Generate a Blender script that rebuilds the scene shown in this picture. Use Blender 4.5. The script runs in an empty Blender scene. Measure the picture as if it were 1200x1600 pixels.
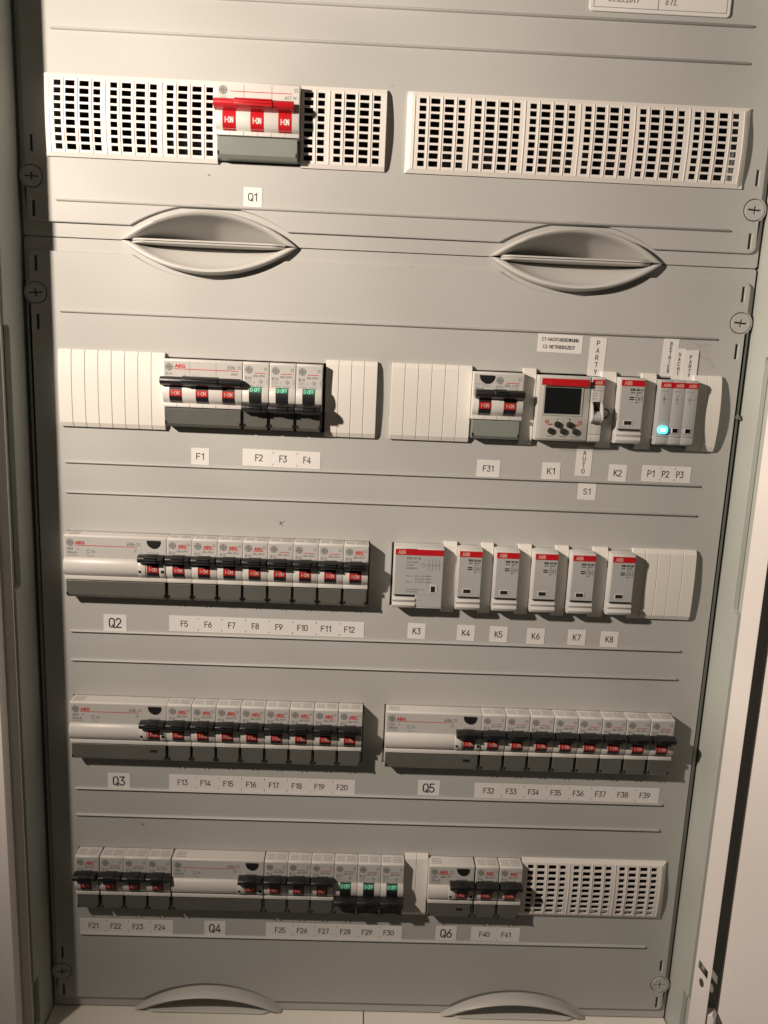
import bpy, bmesh, math, random
from mathutils import Vector, Matrix
random.seed(7)
SC = bpy.context.scene
COL = SC.collection
MM = 0.001

# ------------------------------------------------------------------ camera, world, lamp, exposure
cam_d = bpy.data.cameras.new('camera')
cam = bpy.data.objects.new('camera', cam_d); COL.objects.link(cam)
_R = ((0.99896356, -0.01793391, 0.0418352), (0.0375403, -0.19513418, -0.98005784), (0.02573974, 0.98061258, -0.1942587))
_M = Matrix(((_R[0][0], -_R[1][0], -_R[2][0]), (_R[0][1], -_R[1][1], -_R[2][1]), (_R[0][2], -_R[1][2], -_R[2][2]))).to_4x4()
_M.translation = Vector((-14.8954, -580.972, 46.5004)) * MM
cam.matrix_world = _M
cam_d.sensor_fit = 'VERTICAL'; cam_d.sensor_height = 36.0; cam_d.lens = 36.0 * 1294.0 / 1600.0
cam_d.clip_start = 0.01; cam_d.clip_end = 20.0
SC.camera = cam

W = bpy.data.worlds.new('World'); SC.world = W; W.use_nodes = True
_bg = W.node_tree.nodes['Background']
_bg.inputs[0].default_value = (1.0, 0.86, 0.68, 1); _bg.inputs[1].default_value = 0.047

lamp_d = bpy.data.lights.new('work_lamp', 'SPOT')
lamp_d.energy = 36; lamp_d.color = (1.0, 0.847, 0.715); lamp_d.shadow_soft_size = 0.015
lamp_d.spot_size = math.radians(142); lamp_d.spot_blend = 1.0
lamp = bpy.data.objects.new('work_lamp', lamp_d); COL.objects.link(lamp)
lamp.location = Vector((-495, -465, 245)) * MM
lamp.rotation_euler = Vector((math.sin(math.radians(69)), math.cos(math.radians(69)), -0.08)).to_track_quat('-Z', 'Y').to_euler()

# the lamp's reflector throws faint uneven streaks
lamp_d.use_nodes = True
_n = lamp_d.node_tree.nodes; _l = lamp_d.node_tree.links
_em = next(x for x in _n if x.type == 'EMISSION')
_tc = _n.new('ShaderNodeTexCoord'); _mp = _n.new('ShaderNodeMapping'); _mp.inputs['Scale'].default_value = (9, 9, 3.2); _mp.inputs['Rotation'].default_value = (0.5, 0.4, 0.2)
_no = _n.new('ShaderNodeTexNoise'); _no.inputs['Scale'].default_value = 1.1; _no.inputs['Detail'].default_value = 2.0
_mr = _n.new('ShaderNodeMapRange'); _mr.inputs['From Min'].default_value = 0.3; _mr.inputs['From Max'].default_value = 0.7
_mr.inputs['To Min'].default_value = 0.90; _mr.inputs['To Max'].default_value = 1.10
_l.new(_tc.outputs['Normal'], _mp.inputs[0]); _l.new(_mp.outputs[0], _no.inputs['Vector']); _l.new(_no.outputs['Fac'], _mr.inputs['Value']); _l.new(_mr.outputs[0], _em.inputs['Strength'])

SC.view_settings.view_transform = 'Standard'
try: SC.view_settings.look = 'None'
except Exception: pass
SC.view_settings.exposure = 0.0; SC.view_settings.gamma = 1.0
SC.render.use_border = False
SC.cycles.max_bounces = 6

# ------------------------------------------------------------------ materials
def mat(name, col, rough=0.5, spec=0.5, bump=0.0, bscale=900.0, var=0.04, vscale=25.0, dirt=0.0, coat=0.0):
    m = bpy.data.materials.new(name); m.use_nodes = True
    nt = m.node_tree; N = nt.nodes; L = nt.links
    b = N['Principled BSDF']
    b.inputs['Roughness'].default_value = rough
    b.inputs['Specular IOR Level'].default_value = spec
    b.inputs['Coat Weight'].default_value = coat
    tc = N.new('ShaderNodeTexCoord')
    geo = N.new('ShaderNodeNewGeometry')
    n1 = N.new('ShaderNodeTexNoise'); n1.inputs['Scale'].default_value = vscale; n1.inputs['Detail'].default_value = 5
    L.new(geo.outputs['Position'], n1.inputs['Vector'])
    mx = N.new('ShaderNodeMix'); mx.data_type = 'RGBA'
    lo = tuple(c * (1 - var) for c in col) + (1,); hi = tuple(min(1, c * (1 + var)) for c in col) + (1,)
    mx.inputs['A'].default_value = lo; mx.inputs['B'].default_value = hi
    L.new(n1.outputs['Fac'], mx.inputs['Factor'])
    out = mx.outputs['Result']
    if dirt > 0:
        n2 = N.new('ShaderNodeTexNoise'); n2.inputs['Scale'].default_value = 11.0; n2.inputs['Detail'].default_value = 8
        n2.inputs['Roughness'].default_value = 0.7; n2.inputs['Distortion'].default_value = 0.6
        L.new(geo.outputs['Position'], n2.inputs['Vector'])
        r = N.new('ShaderNodeValToRGB'); r.color_ramp.elements[0].position = 0.56; r.color_ramp.elements[1].position = 0.8
        L.new(n2.outputs['Fac'], r.inputs['Fac'])
        k = N.new('ShaderNodeMath'); k.operation = 'MULTIPLY'; k.inputs[1].default_value = dirt
        L.new(r.outputs['Color'], k.inputs[0])
        m2 = N.new('ShaderNodeMix'); m2.data_type = 'RGBA'
        L.new(k.outputs[0], m2.inputs['Factor']); L.new(out, m2.inputs['A'])
        m2.inputs['B'].default_value = (col[0] * 0.55, col[1] * 0.52, col[2] * 0.47, 1)
        out = m2.outputs['Result']
    L.new(out, b.inputs['Base Color'])
    rr = N.new('ShaderNodeMapRange'); rr.inputs['To Min'].default_value = max(0.05, rough - 0.07); rr.inputs['To Max'].default_value = min(1, rough + 0.07)
    L.new(n1.outputs['Fac'], rr.inputs['Value']); L.new(rr.outputs['Result'], b.inputs['Roughness'])
    if bump > 0:
        n3 = N.new('ShaderNodeTexNoise'); n3.inputs['Scale'].default_value = bscale; n3.inputs['Detail'].default_value = 3
        L.new(geo.outputs['Position'], n3.inputs['Vector'])
        bp = N.new('ShaderNodeBump'); bp.inputs['Strength'].default_value = bump; bp.inputs['Distance'].default_value = 0.0004
        L.new(n3.outputs['Fac'], bp.inputs['Height']); L.new(bp.outputs['Normal'], b.inputs['Normal'])
    return m

def mat_emit(name, col, strength):
    m = bpy.data.materials.new(name); m.use_nodes = True
    b = m.node_tree.nodes['Principled BSDF']
    b.inputs['Base Color'].default_value = (0.3, 0.6, 0.65, 1)
    b.inputs['Emission Color'].default_value = (*col, 1); b.inputs['Emission Strength'].default_value = strength
    return m

def mat_clear(name):
    m = bpy.data.materials.new(name); m.use_nodes = True
    nt = m.node_tree; N = nt.nodes; L = nt.links
    for n in list(N):
        if n.type == 'BSDF_PRINCIPLED': N.remove(n)
    t = N.new('ShaderNodeBsdfTransparent'); t.inputs[0].default_value = (0.99, 0.99, 0.98, 1)
    g = N.new('ShaderNodeBsdfGlossy'); g.inputs['Roughness'].default_value = 0.12
    x = N.new('ShaderNodeMixShader')
    x.inputs[0].default_value = 0.07; L.new(t.outputs[0], x.inputs[1]); L.new(g.outputs[0], x.inputs[2])
    L.new(x.outputs[0], N['Material Output'].inputs['Surface'])
    return m

M = {}
M['cover'] = mat('cover_grey', (0.418, 0.421, 0.402), 0.55, 0.35, 0.16, 800, 0.05, 9, 0.10)
M['grip'] = mat('grip_grey', (0.50, 0.495, 0.47), 0.45, 0.45, 0.1, 800, 0.04, 12, 0.05)
M['side'] = mat('cabinet_grey', (0.44, 0.465, 0.43), 0.5, 0.4, 0.2, 500, 0.04, 12, 0.08)
M['strip'] = mat('gap_shade_grey', (0.30, 0.31, 0.29), 0.6, 0.3, 0.2, 500, 0.04, 12, 0.08)  # cabinet grey darkened to deepen the shade in the flange gap
M['sill'] = mat('sill_white', (0.80, 0.77, 0.70), 0.5, 0.4, 0.2, 500, 0.04, 12, 0.08)
M['white_metal'] = mat('white_metal', (0.86, 0.815, 0.785), 0.45, 0.4, 0.15, 500, 0.03, 12, 0.05)
M['wall'] = mat('plaster', (0.66, 0.60, 0.55), 0.85, 0.2, 0.6, 300, 0.05, 14, 0.05)
M['blank'] = mat('cream_plastic', (0.70, 0.68, 0.635), 0.42, 0.4, 0.15, 900, 0.02, 20, 0.04)
M['vent'] = mat('vent_plastic', (0.72, 0.69, 0.65), 0.42, 0.4, 0.15, 900, 0.02, 20, 0.04)
M['body'] = mat('breaker_plastic', (0.585, 0.57, 0.54), 0.38, 0.45, 0.08, 1200, 0.03, 40, 0.05)
M['plate'] = mat('label_grey', (0.47, 0.465, 0.445), 0.5, 0.35, 0.1, 1200, 0.03, 40)
M['black'] = mat('black_plastic', (0.013, 0.0135, 0.0145), 0.38, 0.5, 0.10, 1500, 0.15, 60)
M['red'] = mat('red_plastic', (0.46, 0.010, 0.016), 0.36, 0.45, 0.1, 1200, 0.05, 40)
M['flag_red'] = mat('flag_red', (0.40, 0.016, 0.014), 0.4, 0.4)
M['flag_green'] = mat('flag_green', (0.01, 0.17, 0.09), 0.4, 0.4)
M['smoke'] = mat('smoked_cover', (0.102, 0.104, 0.095), 0.28, 0.5, 0.2, 300, 0.12, 50, 0.2)
M['greencover'] = mat('grey_green_cover', (0.20, 0.222, 0.202), 0.3, 0.5, 0.2, 300, 0.06, 50, 0.15)
M['abb'] = mat('contactor_plastic', (0.54, 0.535, 0.515), 0.4, 0.4, 0.15, 1200, 0.03, 40)
M['abbplate'] = mat('contactor_face', (0.385, 0.39, 0.385), 0.5, 0.35, 0.1, 1200, 0.03, 40)
M['ink'] = mat('grey_ink', (0.17, 0.17, 0.165), 0.6, 0.2)
M['darkink'] = mat('black_ink', (0.025, 0.025, 0.025), 0.6, 0.2)
M['redink'] = mat('red_ink', (0.50, 0.02, 0.02), 0.5, 0.3)
M['paper'] = mat('white_tape', (0.70, 0.69, 0.665), 0.5, 0.3, 0.1, 600, 0.03, 60)
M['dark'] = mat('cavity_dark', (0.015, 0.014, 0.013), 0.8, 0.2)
M['screen'] = mat('dark_screen', (0.004, 0.006, 0.008), 0.16, 0.5, 0, 1, 0.05)
M['button'] = mat('green_black_rubber', (0.022, 0.026, 0.02), 0.5, 0.4)
M['whiteink'] = mat('white_ink', (0.75, 0.70, 0.66), 0.5, 0.3)
M['flagink'] = mat('flag_ink', (0.60, 0.40, 0.36), 0.5, 0.3)
M['greenink'] = mat('mint_ink', (0.30, 0.72, 0.55), 0.5, 0.3)
M['pinkink'] = mat('pink_ink', (0.62, 0.30, 0.27), 0.5, 0.3)
M['lightink'] = mat('light_grey_ink', (0.33, 0.325, 0.31), 0.6, 0.2)
M['led'] = mat_emit('led_cyan', (0.0, 0.72, 0.80), 2.0)
M['ledcore'] = mat_emit('led_core', (0.55, 1.0, 1.0), 5.0)
M['clear'] = mat_clear('clear_pane')
M['web'] = mat('cobweb', (0.25, 0.24, 0.22), 0.8, 0.1)

# ------------------------------------------------------------------ mesh helpers (millimetres)
class MB:
    def __init__(s): s.v = []; s.f = []; s.mi = []; s.cur = 0
    def add(s, vs, fs):
        o = len(s.v); s.v += [tuple(p) for p in vs]
        for f in fs: s.f.append([i + o for i in f]); s.mi.append(s.cur)
        return s
    def box(s, x0, x1, y0, y1, z0, z1):
        v = [(x, y, z) for x in (x0, x1) for y in (y0, y1) for z in (z0, z1)]
        return s.add(v, [(0, 1, 3, 2), (4, 6, 7, 5), (0, 4, 5, 1), (2, 3, 7, 6), (0, 2, 6, 4), (1, 5, 7, 3)])
    def prism(s, prof, x0, x1):             # prof: (y, z) polygon, extruded along x
        n = len(prof)
        v = [(x0, y, z) for y, z in prof] + [(x1, y, z) for y, z in prof]
        f = [tuple(range(n)), tuple(range(2 * n - 1, n - 1, -1))]
        for i in range(n):
            j = (i + 1) % n; f.append((i, i + n, j + n, j))
        return s.add(v, f)
    def prismy(s, poly, y0, y1):            # poly: (x, z) polygon, extruded along y
        n = len(poly)
        v = [(x, y0, z) for x, z in poly] + [(x, y1, z) for x, z in poly]
        f = [tuple(range(n)), tuple(range(2 * n - 1, n - 1, -1))]
        for i in range(n):
            j = (i + 1) % n; f.append((i, i + n, j + n, j))
        return s.add(v, f)
    def flat(s, poly, y):                   # poly (x, z), flat sheet facing the viewer
        n = len(poly); return s.add([(x, y, z) for x, z in poly], [tuple(range(n))])
    def rect(s, x0, x1, z0, z1, y): return s.flat([(x0, z0), (x1, z0), (x1, z1), (x0, z1)], y)
    def disc(s, cx, cz, r, y, n=20):
        return s.flat([(cx + r * math.cos(2 * math.pi * i / n), cz + r * math.sin(2 * math.pi * i / n)) for i in range(n)], y)
    def ring(s, cx, cz, r0, r1, y, n=20, a0=0, a1=2 * math.pi):
        full = abs(a1 - a0) > 6.2
        k = n if full else n + 1
        v = []; f = []
        for i in range(k):
            a = a0 + (a1 - a0) * i / n
            v += [(cx + r0 * math.cos(a), y, cz + r0 * math.sin(a)), (cx + r1 * math.cos(a), y, cz + r1 * math.sin(a))]
        for i in range(n):
            j = (i + 1) % k; f.append((2 * i, 2 * i + 1, 2 * j + 1, 2 * j))
        return s.add(v, f)
    def tube(s, pts, r, n=6):
        v = []; f = []; pts = [Vector(p) for p in pts]
        for i, p in enumerate(pts):
            d = (pts[min(i + 1, len(pts) - 1)] - pts[max(i - 1, 0)]).normalized()
            a = d.cross(Vector((0, 1, 0.3))).normalized(); b = d.cross(a)
            for k in range(n):
                t = 2 * math.pi * k / n; v.append(tuple(p + a * (r * math.cos(t)) + b * (r * math.sin(t))))
        for i in range(len(pts) - 1):
            for k in range(n):
                l = (k + 1) % n; f.append((i * n + k, i * n + l, (i + 1) * n + l, (i + 1) * n + k))
        f.append(tuple(range(n))); f.append(tuple(range(len(pts) * n - 1, (len(pts) - 1) * n - 1, -1)))
        return s.add(v, f)
    def text(s, txt, size, x, z, y=0.0, ax='LEFT', sx=1.0, shear=0.0, bold=0.0, yfun=None, fit=None):
        v, f = text_geo(txt, shear, bold)
        w = max((p[0] for p in v), default=1) ; w0 = min((p[0] for p in v), default=0)
        k = size * sx
        if fit: k = fit / max(1e-6, (w - w0))
        off = {'LEFT': -w0 * k, 'CENTER': -(w + w0) / 2 * k, 'RIGHT': -w * k}[ax]
        out = []
        for p in v:
            zz = z + p[1] * size
            out.append((x + off + p[0] * k, (yfun(zz) if yfun else y), zz))
        return s.add(out, f)
    def build(s, name, m, parent=None, loc=(0, 0, 0), bevel=0.0, smooth=False, seg=2, angle=35):
        me = bpy.data.meshes.new(name)
        me.from_pydata([(x * MM, y * MM, z * MM) for x, y, z in s.v], [], s.f)
        ms = m if isinstance(m, (list, tuple)) else [m]
        for q in ms: me.materials.append(M[q])
        if len(ms) > 1: me.polygons.foreach_set('material_index', s.mi)
        bm = bmesh.new(); bm.from_mesh(me)
        if bevel > 0:
            bmesh.ops.remove_doubles(bm, verts=bm.verts, dist=1e-6)
            bmesh.ops.recalc_face_normals(bm, faces=bm.faces)
            es = [e for e in bm.edges if len(e.link_faces) == 2 and e.calc_face_angle(0) > math.radians(angle)]
            if es: bmesh.ops.bevel(bm, geom=es, offset=bevel * MM, segments=seg, affect='EDGES', profile=0.5, clamp_overlap=True)
        elif not getattr(s, 'keepn', False):
            bmesh.ops.recalc_face_normals(bm, faces=[f for f in bm.faces if any(len(e.link_faces) > 1 for e in f.edges)])
        bm.to_mesh(me); bm.free()
        if smooth:
            me.polygons.foreach_set('use_smooth', [True] * len(me.polygons))
            try: me.set_sharp_from_angle(angle=math.radians(max(38, angle)))
            except Exception: pass
        o = bpy.data.objects.new(name, me); COL.objects.link(o)
        if parent: o.parent = parent
        o.location = Vector(loc) * MM
        return o

_tc = {}
def text_geo(txt, shear=0.0, bold=0.0):
    key = (txt, shear, bold)
    if key in _tc: return _tc[key]
    cu = bpy.data.curves.new('t', 'FONT'); cu.body = txt; cu.size = 1.0; cu.resolution_u = 2
    cu.shear = shear; cu.offset = bold
    ob = bpy.data.objects.new('t', cu); COL.objects.link(ob)
    dg = bpy.context.evaluated_depsgraph_get(); dg.update()
    me = bpy.data.meshes.new_from_object(ob.evaluated_get(dg))
    v = [(p.co.x, p.co.y) for p in me.vertices]; f = [tuple(q.vertices) for q in me.polygons]
    bpy.data.objects.remove(ob); bpy.data.curves.remove(cu); bpy.data.meshes.remove(me)
    _tc[key] = (v, f); return v, f

def _arc(cx, cy, rx, ry, a0, a1, n=7):
    return [(cx + rx * math.cos(math.radians(a0 + (a1 - a0) * i / n)), cy + ry * math.sin(math.radians(a0 + (a1 - a0) * i / n))) for i in range(n + 1)]
_O = _arc(.28, .72, .28, .28, 0, 180) + _arc(.28, .28, .28, .28, 180, 360) + [(.56, .72)]
GL = {
 '0': [_O], 'O': [_O], 'D': [[(0, 0), (0, 1), (.22, 1)] + _arc(.22, .66, .33, .34, 90, 0) + _arc(.22, .34, .33, .34, 0, -90) + [(0, 0)]],
 '1': [[(.05, .80), (.30, 1), (.30, 0)]], '2': [_arc(.27, .72, .27, .28, 165, -20) + [(0, 0), (.56, 0)]],
 '3': [[(.02, 1), (.52, 1), (.24, .60)] + _arc(.24, .30, .31, .30, 80, -155)], '4': [[(.58, .25), (0, .25), (.40, 1), (.40, 0)]],
 '5': [[(.50, 1), (.06, 1), (.02, .52), (.2, .60)] + _arc(.24, .31, .31, .31, 80, -155)], '6': [[(.42, 1), (.08, .46)] + _arc(.28, .30, .28, .30, 150, 510, 12)],
 '7': [[(0, 1), (.54, 1), (.2, 0)]], '8': [_arc(.28, .76, .24, .24, 270, 630, 12), _arc(.28, .26, .28, .26, 90, 450, 12)], '9': [_arc(.28, .70, .28, .30, -30, 330, 12) + [(.48, .54), (.14, 0)]],
 'A': [[(0, 0), (.3, 1), (.6, 0)], [(.1, .32), (.5, .32)]], 'B': [[(0, 0), (0, 1), (.25, 1)] + _arc(.25, .77, .25, .23, 90, -90) + [(0.02, .54)], _arc(.27, .27, .29, .27, 90, -90) + [(0, 0)]],
 'C': [_arc(.3, .70, .30, .30, 35, 180) + _arc(.3, .30, .30, .30, 180, 325)], 'E': [[(.5, 1), (0, 1), (0, 0), (.5, 0)], [(.02, .52), (.44, .52)]], 'F': [[(.5, 1), (0, 1), (0, 0)], [(.02, .52), (.44, .52)]],
 'G': [_arc(.3, .70, .30, .30, 35, 180) + _arc(.3, .30, .30, .30, 180, 360) + [(.6, .46), (.34, .46)]], 'H': [[(0, 0), (0, 1)], [(.54, 0), (.54, 1)], [(.02, .52), (.52, .52)]], 'I': [[(.1, 0), (.1, 1)]],
 'K': [[(0, 0), (0, 1)], [(.52, 1), (.03, .42)], [(.17, .56), (.56, 0)]], 'L': [[(0, 1), (0, 0), (.46, 0)]], 'M': [[(0, 0), (0, 1), (.3, .4), (.6, 1), (.6, 0)]], 'N': [[(0, 0), (0, 1), (.52, 0), (.52, 1)]],
 'P': [[(0, 0), (0, 1), (.26, 1)] + _arc(.26, .73, .28, .27, 90, -90) + [(.02, .46)]], 'Q': [_O, [(.34, .26), (.58, -.06)]], 'R': [[(0, 0), (0, 1), (.26, 1)] + _arc(.26, .74, .27, .26, 90, -90) + [(.02, .48)], [(.28, .46), (.56, 0)]],
 'S': [_arc(.27, .75, .26, .25, 25, 250) + _arc(.27, .26, .28, .26, 80, -150)], 'T': [[(0, 1), (.56, 1)], [(.28, .98), (.28, 0)]], 'U': [[(0, 1), (0, .28)] + _arc(.28, .28, .28, .28, 180, 360) + [(.56, 1)]],
 'V': [[(0, 1), (.28, 0), (.56, 1)]], 'Y': [[(0, 1), (.28, .48), (.28, 0)], [(.56, 1), (.30, .50)]], 'Z': [[(.02, 1), (.54, 1), (0, 0), (.56, 0)]], '-': [[(.02, .48), (.28, .48)]], ' ': [],
}
GW = {'1': .36, 'I': .2, '-': .3, ' ': .4, 'M': .62, 'A': .6, 'E': .5, 'F': .5, 'L': .46}
def stroke_text(mb, txt, cap, cx, z, y, wt=0.13, fit=None, gap=0.20, yfun=None):
    adv = []; x = 0
    for c in txt: adv.append(x); x += GW.get(c, .56) + gap
    tot = x - gap
    kx = (fit / tot) if fit else cap
    h = wt * cap / 2; lay = 0
    for c, a in zip(txt, adv):
        for st in GL[c]:
            p = [(cx + (a + q[0] - tot / 2) * kx, z + q[1] * cap) for q in st]
            closed = math.hypot(p[0][0] - p[-1][0], p[0][1] - p[-1][1]) < 1e-4
            if closed: p = p[:-1]
            q = [p[0]]
            for r in p[1:]:
                if math.hypot(r[0] - q[-1][0], r[1] - q[-1][1]) > 1e-3: q.append(r)
            if yfun:
                e = q + ([q[0]] if closed else []); q = [e[0]]
                for r in e[1:]:
                    m_ = max(1, int(math.hypot(r[0] - q[-1][0], r[1] - q[-1][1]) / 0.35)); s0 = q[-1]
                    q += [(s0[0] + (r[0] - s0[0]) * (i + 1) / m_, s0[1] + (r[1] - s0[1]) * (i + 1) / m_) for i in range(m_)]
                if closed: q = q[:-1]
            p = q; n = len(p); v = []
            for i in range(n):
                a_ = p[(i - 1) % n] if (closed or i > 0) else None; b_ = p[(i + 1) % n] if (closed or i < n - 1) else None
                d1 = Vector((p[i][0] - a_[0], p[i][1] - a_[1])).normalized() if a_ else None
                d2 = Vector((b_[0] - p[i][0], b_[1] - p[i][1])).normalized() if b_ else None
                if d1 is None: d1 = d2
                if d2 is None: d2 = d1
                t = d1 + d2
                t = t.normalized() if t.length > 0.15 else d1
                nx, nz = -t.y, t.x
                m = 1 / max(0.45, abs(nx * -d1.y + nz * d1.x))
                ex = (d1 * (-h * 0.9 if not a_ else (h * 0.9 if not b_ else 0)))
                for s_ in (1, -1):
                    X, Z = p[i][0] + ex.x + s_ * nx * h * m, p[i][1] + ex.y + s_ * nz * h * m
                    v.append((X, (yfun(Z) if yfun else y) - lay * 0.004, Z))
            f = [(2 * i, 2 * i + 1, (2 * i + 3) % (2 * n), (2 * i + 2) % (2 * n)) for i in range(n if closed else n - 1)]
            mb.add(v, f); lay += 1
    return mb

def plate(outer, holes, yf, th, bevel=0.0, name='p'):
    """flat sheet with holes: polygons of (x, z); front face at yf, thickness th; returns verts, faces in mm"""
    cu = bpy.data.curves.new(name, 'CURVE'); cu.dimensions = '2D'; cu.fill_mode = 'BOTH'
    for poly in [outer] + holes:
        sp = cu.splines.new('POLY'); sp.points.add(len(poly) - 1)
        for i, (x, z) in enumerate(poly): sp.points[i].co = (x, z, 0, 1)
        sp.use_cyclic_u = True
    cu.extrude = th / 2 - bevel; cu.bevel_depth = bevel; cu.bevel_resolution = 1; cu.offset = -bevel
    ob = bpy.data.objects.new(name, cu); COL.objects.link(ob)
    dg = bpy.context.evaluated_depsgraph_get(); dg.update()
    me = bpy.data.meshes.new_from_object(ob.evaluated_get(dg))
    v = [(p.co.x, yf + th / 2 - p.co.z, p.co.y) for p in me.vertices]; f = [tuple(q.vertices) for q in me.polygons]
    bpy.data.objects.remove(ob); bpy.data.curves.remove(cu); bpy.data.meshes.remove(me)
    return v, f

def rectp(x0, x1, z0, z1): return [(x0, z0), (x1, z0), (x1, z1), (x0, z1)]
def rrect(x0, x1, z0, z1, r, n=5):
    p = []
    for cx, cz, a in ((x1 - r, z1 - r, 0), (x0 + r, z1 - r, 90), (x0 + r, z0 + r, 180), (x1 - r, z0 + r, 270)):
        for i in range(n + 1):
            t = math.radians(a + 90 * i / n); p.append((cx + r * math.cos(t), cz + r * math.sin(t)))
    return p
def circ(cx, cz, r, n=28): return [(cx + r * math.cos(2 * math.pi * i / n), cz + r * math.sin(2 * math.pi * i / n)) for i in range(n)]

def tag(o, label=None, cat=None, group=None, kind=None):
    if label: o['label'] = label
    if cat: o['category'] = cat
    if group: o['group'] = group
    if kind: o['kind'] = kind
    return o
def thing(name, loc=(0, 0, 0), label=None, cat=None, group=None):
    o = bpy.data.objects.new(name, None); COL.objects.link(o); o.empty_display_size = 0.01
    o.location = Vector(loc) * MM
    return tag(o, label, cat, group)
def clone(root, loc, label, group=None):
    r = root.copy(); COL.objects.link(r); r.location = Vector(loc) * MM; r['label'] = label
    if group: r['group'] = group
    for ch in list(root.children):
        c = ch.copy(); COL.objects.link(c); c.parent = r
        for g in list(ch.children):
            d = g.copy(); COL.objects.link(d); d.parent = c
    return r

ROW = [185.3, 10.5, -114.3, -239.3, -364.5]
DEV = [185.3, 10.6, -113.6, -238.6, -363.8]

# ------------------------------------------------------------------ wall and cabinet
mb = MB(); mb.add(*plate(rectp(-1400, 1400, -1400, 1200), [rectp(-259, 259, -560, 400)], -30, 12, 0))
tag(mb.build('wall', 'wall'), kind='structure')

cab = thing('distribution_cabinet', (0, 0, -486), 'grey steel cabinet sunk into the plaster wall, white rim, holding all the breakers', 'cabinet')
def cpart(mb, name, m, **k): return mb.build(name, m, cab, (0, 0, 486), **k)
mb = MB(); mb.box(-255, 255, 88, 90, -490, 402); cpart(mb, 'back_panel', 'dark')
mb = MB(); mb.box(-254, 254, -30, 87.8, 398, 402); cpart(mb, 'top_panel', 'side')
mb = MB(); mb.box(-248.6, 0.6, -34, 87.8, -490, -485.6); mb.box(1.7, 248.6, -34, 87.8, -490, -485.6)
cpart(mb, 'bottom_panel', 'sill')
def side_plate(sgn):
    # profile in (y, z): wall skin with grip pockets next to the rim
    def notch(z0, z1, d, r):
        p = []
        cy = -30.8 + d - r
        p.append((-30.8, z0))
        for i in range(6):
            t = math.radians(-90 + 90 * i / 5); p.append((cy + r * math.cos(t), z0 + r + r * math.sin(t)))
        for i in range(6):
            t = math.radians(90 * i / 5); p.append((cy + r * math.cos(t), z1 - r + r * math.sin(t)))
        p.append((-30.8, z1))
        return p
    outer = [(-30.8, -489.5)] + notch(-478, -436, 8.5, 3) + notch(-127, 51, 8.5, 3) + [(-30.8, 398), (87, 398), (87, -489.5)]
    mb = MB()
    v, f = plate(outer, [], 0, 4, 0.5)
    # plate() lays the polygon in x/z and its thickness in y; turn it so that x->y and thickness -> x
    vv = [(sgn * (250 + y), x, z) for x, y, z in v]
    mb.add(vv, f); return mb
for s in (-1, 1):
    cpart(side_plate(s), 'side_wall', 'side')
    mb = MB(); mb.box(min(s * 254.3, s * 258), max(s * 254.3, s * 258), -35.4, 87, -486, 398); cpart(mb, 'side_backing', 'side')
# rim flanges: thin white plates; the right one is splayed towards the room
def slantp(v, f, sgn, ang, x0, y0):
    ca, sa = math.cos(math.radians(ang)), math.sin(math.radians(ang))
    # v: u (from the inner edge outwards), y (negative towards the viewer), z
    return [(sgn * (x0 + u * ca + y * sa), y0 - u * sa + y * ca, z) for u, y, z in v], f
slot = [(2.4, -396.4), (2.2, -402.8), (9.6, -410.4), (9.5, -403.6)]
hole = [(6.0 + 1.75 * math.cos(t), -415.0 + 3.6 * math.sin(t) - 1.5 * math.cos(t)) for t in [2 * math.pi * i / 20 for i in range(20)]]
RA = 35
mb = MB(); mb.add(*slantp(*plate(rectp(0, 12.2, -520, 402), [slot, hole], -0.45, 0.9, 0.2), 1, RA, 250.2, -36)); cpart(mb, 'rim_flange', 'white_metal')
mb = MB(); mb.add(*plate(rectp(-263.2, -250, -520, 402), [], -36.3, 0.9, 0.2)); cpart(mb, 'rim_flange', 'white_metal')
mb = MB(); mb.add(*slantp(*plate([(9.0, -520), (18, -520), (18, -443), (16.0, -439.5), (9.0, -442)], [], 1.6, 9.5, 1.0), 1, RA, 250.2, -36)); cpart(mb, 'corner_bracket', 'white_metal')
mb = MB(); mb.add(*slantp(*plate(rectp(2, 420, -560, 460), [], 12.5, 8, 0.5), 1, RA, 250.2, -36)); d_ = cpart(mb, 'door', 'white_metal')
mb = MB(); mb.add(*slantp(*plate(rectp(2.2, 17.2, -540, 440), [], 11.6, 0.8, 0.1), 1, RA, 250.2, -36)); cpart(mb, 'gap_shade_strip', 'strip')  # added grey strip, its dark colour reinforces the flange's shadow on the door
d_['label'] = 'white cabinet door standing open at an angle along the right edge'
mb = MB(); mb.box(-720, -256.6, -48.5, -38, -560, 460); d_ = cpart(mb, 'door', 'white_metal', bevel=0.6)
d_['label'] = 'white cabinet door swung fully open along the left edge'

# ------------------------------------------------------------------ cover plates
LR, LCZ = 95.2, -74.7
def lens_pts(r_add=0.0, zmin=0.0, n=24, cx=0.0, z0=0.0, up=1):
    R_ = LR + r_add
    a = math.acos(min(1, (zmin - LCZ) / R_))
    return [(cx + R_ * math.sin(-a + 2 * a * i / n), z0 + up * (R_ * math.cos(-a + 2 * a * i / n) + LCZ)) for i in range(n + 1)]
def bump_right(xe, zc, r=7.7, cx=240.6, rev=False):
    a = math.acos((xe - cx) / r)
    p = [(cx + r * math.cos(-a + 2 * a * i / 10), zc + r * math.sin(-a + 2 * a * i / 10)) for i in range(11)]
    return p
def dash(x, z): return rectp(x - 0.9, x + 0.9, z - 5, z + 5)

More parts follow.
